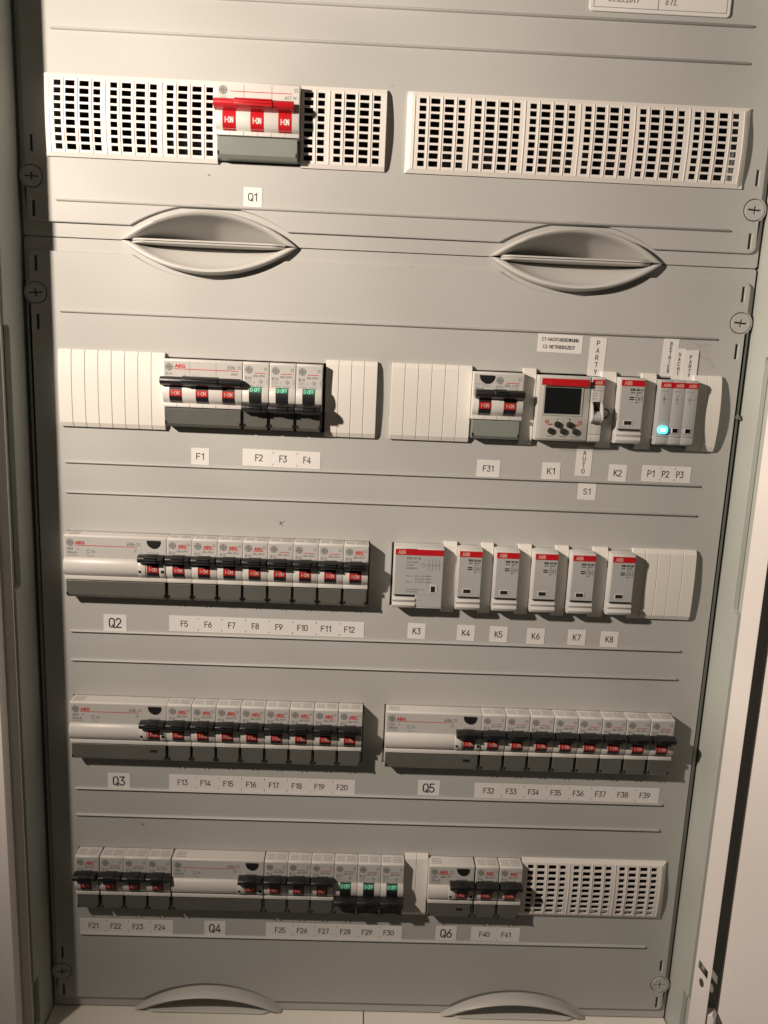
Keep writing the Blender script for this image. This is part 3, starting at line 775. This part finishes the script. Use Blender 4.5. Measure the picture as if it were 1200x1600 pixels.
def make_rcd(x, row, Wd, aeg, amps, ma, label, cover_m='smoke', tool=False):
    root = thing('residual_current_breaker', (x, 0, DEV[row]), label, 'circuit breaker', 'wide residual current breakers')
    xt = Wd - 17.6                              # toggle module starts here
    mb = MB(); mb.prism(housing(Wd), 0.04, Wd - 0.04); mb.build('housing', 'body', root, bevel=0.3, smooth=True)
    lp = MB(); lp.box(0.5, Wd - 17.4, -P - 0.12, -P + 0.5, 6.6, 21.4); lp.box(Wd - 17.0, Wd - 0.6, -P - 0.12, -P + 0.5, 6.6, 21.4)
    lp = lp.build('label_plate', 'plate', root)
    # the nose bulges further round the toggle: a darker collar with two bright slots
    mb = MB()
    pr = [(nose(z) - 0.55, z) for z in [5.6 - 12.0 * i / 10 for i in range(11)]] + [(-7, -6.4), (-7, 5.6)]
    mb.prism(pr, xt - 1.6, xt + 3.6); mb.prism(pr, xt + 13.2, xt + 17.3); col = mb.build('toggle_collar', 'body', root, bevel=0.3, smooth=True)
    mb = MB(); mb.box(xt - 1.2, xt + 0.4, -15.35, -12, -2.0, -0.6); mb.box(xt + 14.4, xt + 16.6, -15.35, -12, -1.8, 0.0); mb.build('latch_slot', 'dark', col)
    mb = MB(); mb.cur = 2; mb.disc(4.4, 17.4, 2.5, YP, 22); mb.cur = 0; ge_logo(mb, 4.4, 17.4, 2.5, YP - 0.06)
    xe = Wd - 20.5 if Wd > 50 else 17.0
    mb.cur = 1; mb.rect(7.6, xe, 15.2, 15.6, YP)
    if aeg: mb.text('AEG', 3.1, 7.9, 16.2, YP, fit=6.6, bold=0.045)
    mb.cur = 0; clover(mb, xe + 0.8, 17.4, 0.95, YP)
    if Wd > 50:
        mb.text('Elfa', 3.4, xe - 7.2, 16.2, YP, shear=0.3, fit=5.6); mb.text('JT' if row < 3 else 'FI', 2.4, xe - 2.4, 12.0, YP, shear=0.3, fit=2.4)
    else: mb.text('Elfa FI', 2.4, 9.4, 12.6, YP, shear=0.3, fit=7.4)
    mb.text(amps, 2.9, 2.2, 12.0, YP, fit=4.6); mb.text(ma, 2.9, 2.2, 9.2, YP, fit=7.0 if len(ma) < 6 else 8.0)
    mb.rect(9.2, 10.0, 12.4, 12.8, YP); mb.rect(9.8, 10.6, 13.0, 13.4, YP)
    mb.cur = 3; lines_block(mb, 2.2, 9.4, 7.2, 8.6, 1, YP, 5)
    if Wd > 50:
        mb.ring(17.0, 11.2, 1.15, 1.5, YP, 4); mb.rect(15.4, 18.6, 9.9, 10.2, YP); mb.rect(15.4, 18.6, 12.2, 12.5, YP); mb.disc(20.4, 11.2, 1.3, YP, 6); lines_block(mb, 16.2, 20.6, 7.2, 8.6, 1, YP, 8)
    for z in (11.2, 9.8, 8.5): lines_block(mb, xt + 4.6, xt + 12.6, z, z + 1.2, 1, YP, int(z * 10))
    top_print(mb, 2.4, 10.0, 4 + row)
    mb.build('printing', PM, lp)
    tb = MB(); tb.prismy([(xt + 4.0, 20.7)] + [(xt + 8.7 + 4.7 * math.cos(math.radians(180 + 180 * i / 14)), 20.3 + 5.2 * math.sin(math.radians(180 + 180 * i / 14))) for i in range(15)] + [(xt + 13.4, 20.7)], -P - 1.1, -P + 1)
    tb.build('test_button', 'black', root, bevel=0.25)
    toggle(xt - 1.0, Wd - 0.5, True, 'black', root)
    windows(root, [xt + 4.5], True, 'flag_red')
    term_cover(root, 0.8, Wd - 1.2, cover_m, (Wd - 12.4) if tool else None)
    return root

multi(-118.0, 0, 3, 'Q1', 'three pole main switch with one bright red toggle bar, above sign Q1', 'main_switch')
multi(-153.0, 1, 3, 'F1', 'three pole breaker with a long black toggle bar, above sign F1')
for i, n in enumerate(('F2', 'F3', 'F4')): mcb(-99.3 + 18.05 * i, 1, n, False, False, 'B16', 'breakers of the second row')
multi(57.2, 1, 2, 'F31', 'two pole breaker with round black test button, above sign F31')
make_rcd(-223.6, 2, 71.6, True, '40A', '30mA', 'wide breaker with long plain left part and black test button, above sign Q2')
for i in range(8):
    mcb(-151.7 + 17.8 * i, 2, 'F%d' % (5 + i), i in (0, 1, 2, 3, 7), True, 'B16' if i == 4 else 'B10', 'breakers of the third row, left')
make_rcd(-223.6, 3, 70.8, True, '40A', '30mA', 'wide breaker with a tool slot in its lower cover, above sign Q3', 'smoke', True)
for i in range(8): mcb(-152.6 + 17.95 * i, 3, 'F%d' % (13 + i), True, True, 'B16', 'breakers of the fourth row, left')
make_rcd(8.0, 3, 71.0, True, '63A', '300mA', 'wide breaker with a tool slot in its lower cover, above sign Q5', 'smoke', True)
for i in range(8): mcb(79.2 + 18.05 * i, 3, 'F%d' % (32 + i), False, True, 'B16', 'breakers of the fourth row, right')
mcb(-223.2, 4, 'F21', True, True, 'B16', 'breakers of the bottom row')
for i in range(3): mcb(-204.4 + 17.8 * i, 4, 'F%d' % (22 + i), False, True, 'B16', 'breakers of the bottom row')
make_rcd(-150.0, 4, 69.6, False, '40A', '30mA', 'wide breaker without red lettering and with black test button, above sign Q4')
for i in range(6): mcb(-79.6 + 17.85 * i, 4, 'F%d' % (25 + i), False, i < 3, 'B16', 'breakers of the bottom row')
make_rcd(46.4, 4, 35.0, True, '25A', '30mA', 'two module breaker with a tool slot and black test button, above sign Q6', 'smoke', True)
for i in range(2): mcb(82.6 + 18.4 * i, 4, 'F%d' % (40 + i), True, True, 'B16', 'breakers of the bottom row')

# ------------------------------------------------------------------ contactors
def make_contactor(x, row, Wd, model, label, wide=False):
    root = thing('contactor', (x, 0, DEV[row]), label, 'contactor', 'grey contactors with a red band')
    pr = [(30, 23.0), (-11.0, 23.0), (-12.8, 21.8), (-12.8, -12.4), (-11.2, -12.5), (-11.2, -13.6), (-13.2, -14.0), (-14.2, -15.4), (-13.4, -16.8), (-12.4, -17.2),
          (-13.4, -17.6), (-14.4, -19.4), (-13.0, -21.6), (-10, -22.4), (30, -22.4)]
    mb = MB()
    if wide:
        mb.prism(pr, 0.04, Wd * 0.46); mb.prism(pr[:3] + [(-12.8, -21.6), (-10.5, -22.4), (30, -22.4)], Wd * 0.46, Wd - 0.04)
    else: mb.prism(pr, 0.04, Wd - 0.04)
    mb.build('housing', 'abb', root, bevel=0.25, smooth=True)
    mb = MB(); mb.box(1.0, Wd - 0.3, -13.2, -12.0, -11.8, 21.4)
    if wide: mb.box(Wd * 0.48, Wd - 0.3, -13.15, -12.0, -20.6, -11.9)
    fp = mb.build('face_plate', 'abbplate', root, bevel=0.15)
    mb = MB(); mb.box(1.0, Wd - 0.25, -13.45, -12.0, 17.4, 21.5); rb = mb.build('brand_band', 'red', root)
    mb = MB(); mb.text('ABB', 3.6, 2.6, 18.2, -13.55, fit=5.6, bold=0.05); mb.build('lettering', 'pinkink', rb)
    mb = MB(); y = -13.3
    if wide:
        mb.cur = 1
        mb.text('ESB 24-40', 2.2, 9.0, 14.4, y, fit=10.0, bold=0.02)
        mb.cur = 0
        mb.text('230-240V', 1.8, 9.0, 11.6, y, fit=8.5); mb.text('AC/DC', 1.8, 9.0, 9.4, y, fit=5.4); mb.text('50/400Hz', 1.8, 9.0, 7.2, y, fit=7.6)
        for k in range(4):
            mb.rect(24.6 + 2.5 * k, 24.85 + 2.5 * k, 6.4, 9.6, y); mb.rect(24.6 + 2.5 * k, 24.85 + 2.5 * k, 11.6, 15.0, y)
            mb.flat([(24.6 + 2.5 * k, 9.6), (24.9 + 2.5 * k, 9.6), (25.7 + 2.5 * k, 11.6), (25.4 + 2.5 * k, 11.6)], y)
        mb.rect(23.0, 32.6, 10.4, 10.65, y); mb.ring(21.0, 10.5, 1.4, 1.7, y, 4)
        mb.text('AC-1  24 A  /2~400V', 1.7, 9.0, 1.6, y, fit=18.0); mb.text('16 kW/3~400V', 1.7, 27.0, -0.6, y, ax='RIGHT', fit=11.5); mb.text('AC-3   9 kW/2~400V', 1.7, 9.0, -2.8, y, fit=18.0)
        mb.text('E1 8N/AE001 V.1', 1.4, 9.2, -8.2, y, fit=12.5); mb.text('E1 8001000', 1.4, 9.2, -10.0, y, fit=8.4)
    else:
        mb.cur = 1
        mb.text(model, 2.1, Wd - 1.1, 14.3, y, ax='RIGHT', fit=8.8, bold=0.04)
        mb.text('20A  250V~', 1.5, Wd - 1.1, 12.5, y, ax='RIGHT', fit=8.6, bold=0.01)
        for z in (9.4, 8.0): mb.rect(Wd - 10.2, Wd - 7.0, z, z + 0.8, y)
        mb.ring(Wd - 5.0, 9.0, 1.0, 1.3, y, 8)
        for k in range(2): mb.rect(Wd - 3.2 + 1.6 * k, Wd - 3.0 + 1.6 * k, 6.6, 11.4, y)
        mb.rect(Wd - 4.0, Wd - 1.0, 8.9, 9.1, y); mb.rect(Wd - 5.7, Wd - 4.3, 6.2, 6.8, y); mb.rect(Wd - 5.5, Wd - 4.5, 11.2, 11.8, y)
    mb.build('printing', ['lightink', 'darkink'] if not wide else ['ink', 'ink'], fp)
    mb = MB()
    if wide: mb.prismy([(26.4, -10.0), (31.6, -10.0), (31.6, -5.0), (30.2, -3.9), (26.4, -3.9)], -13.5, -12.8)
    else: mb.box(4.4, 11.0, -13.5, -12.8, -9.7, -5.9)
    wf = mb.build('state_window', 'abb', root, bevel=0.2)
    mb = MB()
    if wide: mb.box(27.0, 30.0, -13.62, -13.0, -9.3, -5.0)
    else: mb.box(4.9, 10.0, -13.62, -13.0, -9.0, -6.4)
    mb.build('window_opening', 'dark', wf)
    mb = MB(); mb.box(1.2, (Wd * 0.45 if wide else Wd - 0.5), -12.9, -12, -12.9, -12.0); mb.build('seam_slot', 'dark', root)
    return root
make_contactor(8.6, 2, 35.3, 'ESB 24-40', 'wide grey contactor with long printed table, above sign K3', True)
c0 = make_contactor(54.0, 2, 17.3, 'ESB 20-20', 'narrow grey contactor with red band, above sign K4')
for x, n in ((80.5, 'K5'), (108.0, 'K6'), (134.9, 'K7'), (163.4, 'K8')):
    clone(c0, (x, 0, DEV[2]), 'narrow grey contactor with red band, above sign %s' % n)
make_contactor(157.4, 1, 17.3, 'ESB 20-11', 'narrow grey contactor with red band in the second row, above sign K2')

# ------------------------------------------------------------------ timer, lever switch, indicator lights
t = thing('time_switch', (101.6, 0, DEV[1]), 'digital time switch with dark display and five buttons, above sign K1', 'time switch')
mb = MB(); mb.prism([(30, 22.4), (-11.5, 22.4), (-13, 21), (-13, -20.6), (-11.5, -22.2), (30, -22.2)], 0.1, 35.8); mb.build('housing', 'abb', t, bevel=0.3, smooth=True)
mb = MB(); mb.box(1.6, 34.2, -16.3, -15.75, 15.8, 20.4); rb = mb.build('brand_band', 'red', t, bevel=0.2)
mb = MB(); mb.text('ABB', 3.2, 3.2, 16.8, -16.4, fit=5.6, bold=0.04); mb.build('lettering', 'redink', rb)
mb = MB(); mb.box(3.4, 31.0, -13.6, -12.8, -4.6, 15.4); sf = mb.build('screen_bezel', 'abb', t, bevel=0.2)
mb = MB(); mb.box(4.8, 29.4, -14.0, -13.2, -3.4, 14.4); mb.build('screen', 'screen', t, bevel=0.15)
for bx, bz in ((10.4, -15.2), (19.0, -15.2), (27.6, -15.2), (14.8, -10.6), (23.2, -10.6)):
    mb = MB(); mb.prismy(circ(bx, bz, 2.15, 18), -15.0, -12.9); mb.build('button', 'button', t, bevel=0.35, smooth=True)
mb = MB(); mb.cur = 1; mb.ring(7.6, -9.0, 0.7, 1.3, -13.1, 14); mb.rect(8.4, 11.6, -11.2, -10.4, -13.1); mb.ring(30.6, -9.0, 0.7, 1.3, -13.1, 14); mb.rect(26.4, 29.8, -11.2, -10.4, -13.1)
mb.cur = 0
mb.rect(14.0, 15.6, -7.4, -7.0, -13.1); mb.rect(22.9, 23.5, -7.9, -6.4, -13.1); mb.rect(22.5, 23.9, -7.4, -7.0, -13.1)
for bx, s_ in ((10.4, 'MENU'), (19.0, 'OK/RES'), (27.6, 'C1/C2')): mb.text(s_, 1.5, bx, -19.4, -13.1, ax='CENTER', fit=4.6)
mb.build('printing', ['ink', 'redink'], t)
mb = MB()
mb.add(*plate(rrect(0.2, 35.7, -21.8, 21.6, 1.2), [], -15.7, 0.5, 0.12)); 
mb.build('clear_lid', 'clear', t)

s1 = thing('lever_switch', (138.0, 0, DEV[1]), 'slim switch with a white rocking lever and black ring, above sign S1', 'switch')
mb = MB(); mb.prism([(30, 22.4), (-11.5, 22.4), (-13, 21), (-13, -16.4), (-12.2, -16.6), (-12.2, -17.0), (-13, -17.2), (-12.6, -21.2), (-11.0, -22.2), (30, -22.2)], 0.1, 8.8); mb.build('housing', 'abb', s1, bevel=0.25, smooth=True)
mb = MB(); mb.box(0.5, 8.6, -13.3, -12.5, 17.0, 20.8); rb = mb.build('brand_band', 'red', s1)
mb = MB(); mb.text('ABB', 3.2, 4.6, 17.7, -13.4, ax='CENTER', fit=5.4, bold=0.04); mb.build('lettering', 'pinkink', rb)
mb = MB(); lines_block(mb, 1.2, 7.8, 12.6, 16.2, 2, -13.1, 2); lines_block(mb, 1.2, 4.4, 9.0, 12.2, 2, -13.1, 3); lines_block(mb, 1.2, 4.0, 7.0, 8.8, 1, -13.1, 6); mb.rect(6.4, 6.65, 6.6, 13.4, -13.1); mb.rect(5.2, 7.6, 6.6, 6.9, -13.1)
mb.build('printing', 'lightink', s1)
lev = [(-12.5, 5.6), (-14.5, 5.3), (-16.5, 3.6), (-18.5, -0.5), (-20.0, -4.6), (-19.4, -6.6), (-16.5, -8.4), (-12.5, -8.8)]
mb = MB(); mb.prism(lev, 0.2, 1.5); mb.prism(lev, 6.8, 8.2)
lv = mb.build('lever', 'abb', s1, bevel=0.35, smooth=True)
mb = MB(); mb.prism([(-12.5, -0.6), (-15.6, -0.8), (-19.0, -3.0), (-19.8, -5.0), (-19.0, -6.8), (-16.2, -8.3), (-12.5, -8.7)], 1.5, 6.8); mb.build('lever_web', 'abbplate', lv, bevel=0.3)
mb = MB(); mb.box(1.8, 6.9, -13.6, -12.5, -1.6, 5.8); mb.build('lever_well', 'dark', s1)
mb = MB(); mb.tube([(9.2 + 2.9 * math.sin(a), -17, -1.6 + 3.2 * math.cos(a)) for a in [math.pi * i / 12 for i in range(13)]], 0.65, 8); mb.build('seal_ring', 'black', s1, smooth=True)

def make_indicator(x, lit, label):
    r = thing('indicator_light', (x, 0, DEV[1]), label, 'indicator light', 'indicator lights with a red band')
    w = 8.75
    mb = MB(); mb.prism([(30, 22.6), (-11.4, 22.6), (-12.8, 21.4), (-12.8, -16.2), (-12.2, -16.4), (-12.2, -16.8), (-12.8, -17.0), (-12.6, -21.0), (-11.0, -22.2), (30, -22.2)], 0.06, w - 0.06); mb.build('housing', 'abbplate', r, bevel=0.2, smooth=True)
    mb = MB(); mb.box(0.25, w - 0.2, -13.15, -12.3, 17.2, 21.0); rb = mb.build('brand_band', 'red', r)
    mb = MB(); mb.text('ABB', 3.0, w / 2, 17.9, -13.25, ax='CENTER', fit=5.6, bold=0.04); mb.build('lettering', 'pinkink', rb)
    mb = MB(); mb.text('E219-D', 1.7, 1.0, 14.4, -12.95, fit=4.6); mb.disc(3.2, 9.6, 1.1, -12.95, 10); mb.rect(3.0, 3.3, 7.2, 12.2, -12.95); mb.rect(3.2, 7.6, 9.45, 9.75, -12.95); mb.rect(2.6, 4.6, 6.2, 7.0, -12.95); mb.rect(2.8, 4.8, 12.2, 12.8, -12.95)
    mb.rect(0.3, w - 0.3, -9.5, -9.2, -12.95); mb.rect(0.3, w - 0.3, -14.4, -14.1, -12.95)
    mb.build('printing', 'lightink', r)
    if lit:
        mb = MB(); mb.prismy(rrect(0.8, w - 0.9, -14.2, -8.8, 2.2), -14.6, -12.4); ln = mb.build('lens', 'led', r, bevel=0.5, smooth=True)
        mb = MB(); mb.prismy(rrect(2.6, 6.0, -12.7, -10.3, 0.7), -14.9, -14.0); mb.build('lamp_core', 'ledcore', ln, bevel=0.2)
    else:
        mb = MB(); mb.box(1.8, 6.4, -13.25, -12.4, -13.4, -10.0); ln = mb.build('lens', 'abb', r, bevel=0.2)
        mb = MB(); mb.box(2.4, 5.8, -13.4, -12.9, -13.1, -10.3); mb.build('lamp_core', 'screen', ln)
    return r
make_indicator(185.3, True, 'indicator module glowing bright cyan, above P1 on the sign')
i2 = make_indicator(194.1, False, 'unlit indicator module above P2, between two other indicators')
clone(i2, (202.9, 0, DEV[1]), 'unlit indicator module above P3, beside the cream blank cover')

# ------------------------------------------------------------------ stickers
def sticker(cx, cz, w, h, texts, label, grp='white marking stickers', lift=0.0, tilt=0.0, name='sign_sticker', ticks=()):
    root = thing(name, (cx, 0, cz), label, 'sticker', grp)
    root.rotation_euler = (0, math.radians(tilt), 0)
    mb = MB(); mb.box(-w / 2, w / 2, -0.22 - lift, 0.05 if not lift else -lift - 0.05, -h / 2, h / 2); mb.build('tape', 'paper', root)
    mb = MB()
    for (s, x, z, size, fit, bold) in texts: stroke_text(mb, s, size * 0.74, x, z, -0.30 - lift, bold or 0.135, fit=fit)
    for x in ticks:
        for z in (h / 2 - 2.4, -h / 2 + 1.0): mb.rect(x - 0.16, x + 0.16, z, z + 1.3, -0.34 - lift)
    mb.build('lettering', 'darkink', root)
    return root
def single(n, cx, cz, w=13.0, h=12.2, size=5.6, tilt=0.0):
    fit = {2: 2.75, 3: 2.65}[len(n)] * len(n) * size / 5.6 * 0.93
    sticker(cx, cz, w, h, [(n, 0, -size * 0.37, size, fit, 0.135)], 'square white sticker reading %s' % n, tilt=tilt)
single('Q1', -95.5, 140.8, 12.2, 12.2, 6.2, 1); single('F1', -130.4, -33.7, 12.6, 11.8, 5.6, 0.5)
single('F31', 73.0, -34.3, 16.4, 12.2, 5.4, 0.5); single('K1', 117.8, -34.4); single('K2', 165.5, -33.9, 12.8, 12, 5.8, 1.2)
single('S1', 144.7, -48.1, 12.9, 12.2, 5.4, 0.6)
for n, x, z, a in (('K3', 28.1, -157.0, 1), ('K4', 64.6, -157.2, 1.4), ('K5', 88.8, -157.4, 1), ('K6', 116.4, -157.9, 0.2), ('K7', 147.0, -157.8, 0.3), ('K8', 171.4, -158.4, 0.8)):
    single(n, x, z, 13.1, 12.0, 5.8, a)
for n, x, z in (('Q2', -192.4, -158.5), ('Q3', -192.2, -284.4), ('Q4', -119.3, -409.2), ('Q5', 43.7, -282.8), ('Q6', 64.1, -408.7)):
    single(n, x, z, 16.7, 12.6, 9.2, 0.3)
def multi_sticker(names, cx, cz, pitch, w, h, x0, size=5.6, tilt=0.0):
    tx = [(n, x0 + pitch * i, -size * 0.37, size, (2.35 if '1' in n or len(n) < 3 else 2.55) * len(n), 0.135) for i, n in enumerate(names)]
    tk = [x0 + pitch * (i + 0.5) + 1.4 for i in range(len(names) - 1)]
    sticker(cx, cz, w, h, tx, 'long white sticker reading %s' % (' '.join(names) if len(names) < 4 else '%s to %s' % (names[0], names[-1])), 'long white marking strips', tilt=tilt, ticks=tk)
multi_sticker(['F2', 'F3', 'F4'], -73.4, -33.2, 16.9, 54.6, 12, -15.8, 5.8, 0.6)
multi_sticker(['P1', 'P2', 'P3'], 200.4, -33.4, 10.4, 35, 11.6, -11.0, 5.8, 0.2)
multi_sticker(['F%d' % i for i in range(5, 13)], -81.9, -157.5, 17.25, 142.6, 12, -60.2, 5.6, 0.1)
multi_sticker(['F%d' % i for i in range(13, 21)], -83.5, -284.2, 17.35, 141.6, 12.3, -60.6, 5.6, 0.2)
multi_sticker(['F%d' % i for i in range(32, 40)], 150.5, -283.7, 17.3, 143, 12.3, -60.6, 5.6, 0.1)
multi_sticker(['F%d' % i for i in range(21, 25)], -188.7, -409.4, 17.3, 73, 12.4, -25.8, 5.6, 0.2)
multi_sticker(['F%d' % i for i in range(25, 31)], -25.1, -409.4, 17.2, 108, 12.4, -42.6, 5.6, 0.1)
multi_sticker(['F40', 'F41'], 103.6, -408.7, 17.4, 39, 12.4, -8.8, 5.6, 0.1)
sticker(116.8, 54.4, 31.0, 12.4, [('C1 NACGTABSENKUNG', 0, 1.6, 2.75, 25.0, 0.18), ('C2 BETRIEBSZEIT', -0.6, -3.4, 2.75, 22.0, 0.18)], 'white sticker with two lines reading C1 NACGTABSENKUNG and C2 BETRIEBSZEIT', tilt=0.8)
def vertical(txt, cx, cz, w, h, pitch, size, label, lift=0.0, tilt=0.0, bold=0.0, off=0.0):
    n = len(txt)
    sticker(cx, cz, w, h, [(c, 0, (n - 1) / 2 * pitch - i * pitch - size * 0.36 + off, size, (0.42 if c != 'I' else 0.15) * size, bold or 0.15) for i, c in enumerate(txt)], label, 'tall narrow white stickers', lift=lift, tilt=tilt)
vertical('PARTY', 143.2, 46.6, 11.4, 26.4, 4.9, 4.2, 'tall white sticker reading PARTY downward, above the lever switch', tilt=1.2, off=-0.6)
vertical('AUTO', 140.6, -26.4, 11.2, 21.2, 4.4, 4.2, 'tall white sticker reading AUTO downward, below the lever switch', tilt=0.6, off=-0.6)
vertical('BETRIEB', 193.9, 48.2, 10.8, 25.8, 3.1, 3.0, 'tall white sticker reading BETRIEB downward, above the cyan light', tilt=1.4, bold=0.19)
vertical('NACHT', 200.6, 44.0, 8.6, 21.4, 3.25, 3.0, 'tall white sticker reading NACHT, between BETRIEB and the other PARTY', 0.3, 0.6, 0.19)
vertical('PARTY', 208.4, 42.8, 10.6, 22.0, 3.1, 3.0, 'tall white sticker reading PARTY downward, beside the NACHT sticker', 0.6, 0.4, 0.19)

# paper card in the clear holder at the top
card = thing('document_card', (163.2, 0, 280.5), 'white printed card with handwritten date and ETL, in the top right corner', 'card')
mb = MB(); mb.add(*plate(rrect(-45.5, 45.5, -17.0, 34, 2.4), [], -1.6, 1.5, 0.4)); mb.build('holder', 'paper', card)
mb = MB()
for x0, x1, z0, z1 in ((-43.0, -42.7, -14.6, 32), (42.7, 43.0, -14.6, 32), (-43, 43, -14.8, -14.5), (-1.6, -1.3, -14.6, 32), (-1.4, 43, -3.6, -3.3), (-43, 43, 8.0, 8.3)):
    mb.rect(x0, x1, z0, z1, -1.75)
mb.build('ruled_lines', 'ink', card)
mb = MB(); mb.text('Sachbearbeiter', 2.3, 0.2, -6.4, -1.75, fit=11.0); mb.text('Datum', 2.3, -37.0, -3.6, -1.75, fit=12.0, bold=0.05); mb.text('geprüft', 2.3, 0.2, 4.4, -1.75, fit=8.0); mb.build('caption', 'lightink', card)
mb = MB(); mb.text('09.05.2017', 5.2, -33.6, -11.4, -1.8, shear=0.25, fit=20.5); mb.text('ETL', 5.2, 3.0, -11.6, -1.8, shear=0.3, fit=7.4); mb.text('2. 500 II', 4.6, 14, -1.6, -1.8, shear=0.3, fit=16); mb.build('handwriting', 'ink', card)

# dust threads and crumbs
mb = MB()
for pts in ([(207, -1.2, 60), (211, -2.5, 57.6), (214, -1.4, 55)], [(216, -1.4, 58), (217, -2, 52), (220, -2.2, 47), (226, -1.0, 42)], [(212, -1, 57), (216, -2, 58.5), (222, -1.2, 58)], [(207, -1.2, 53), (213, -2, 50.5), (221, -1, 47)]):
    mb.tube(pts, 0.05, 4)
tag(mb.build('cobweb', 'web'), 'thin grey cobweb threads at the right end of the rib over the PARTY sticker', 'cobweb')
mb = MB(); rnd = random.Random(3)
for k in range(7):
    x, z, r = 246.8 + rnd.uniform(-1.2, 1.2), 8.0 + rnd.uniform(-2.2, 2.2), rnd.uniform(0.5, 1.1)
    mb.prismy(circ(x, z, r, 7), -1.2 - r, 1.0)
tag(mb.build('dust_ball', 'ink', bevel=0.2), 'small dark dust ball caught in the gap at the right cover edge', 'dust')
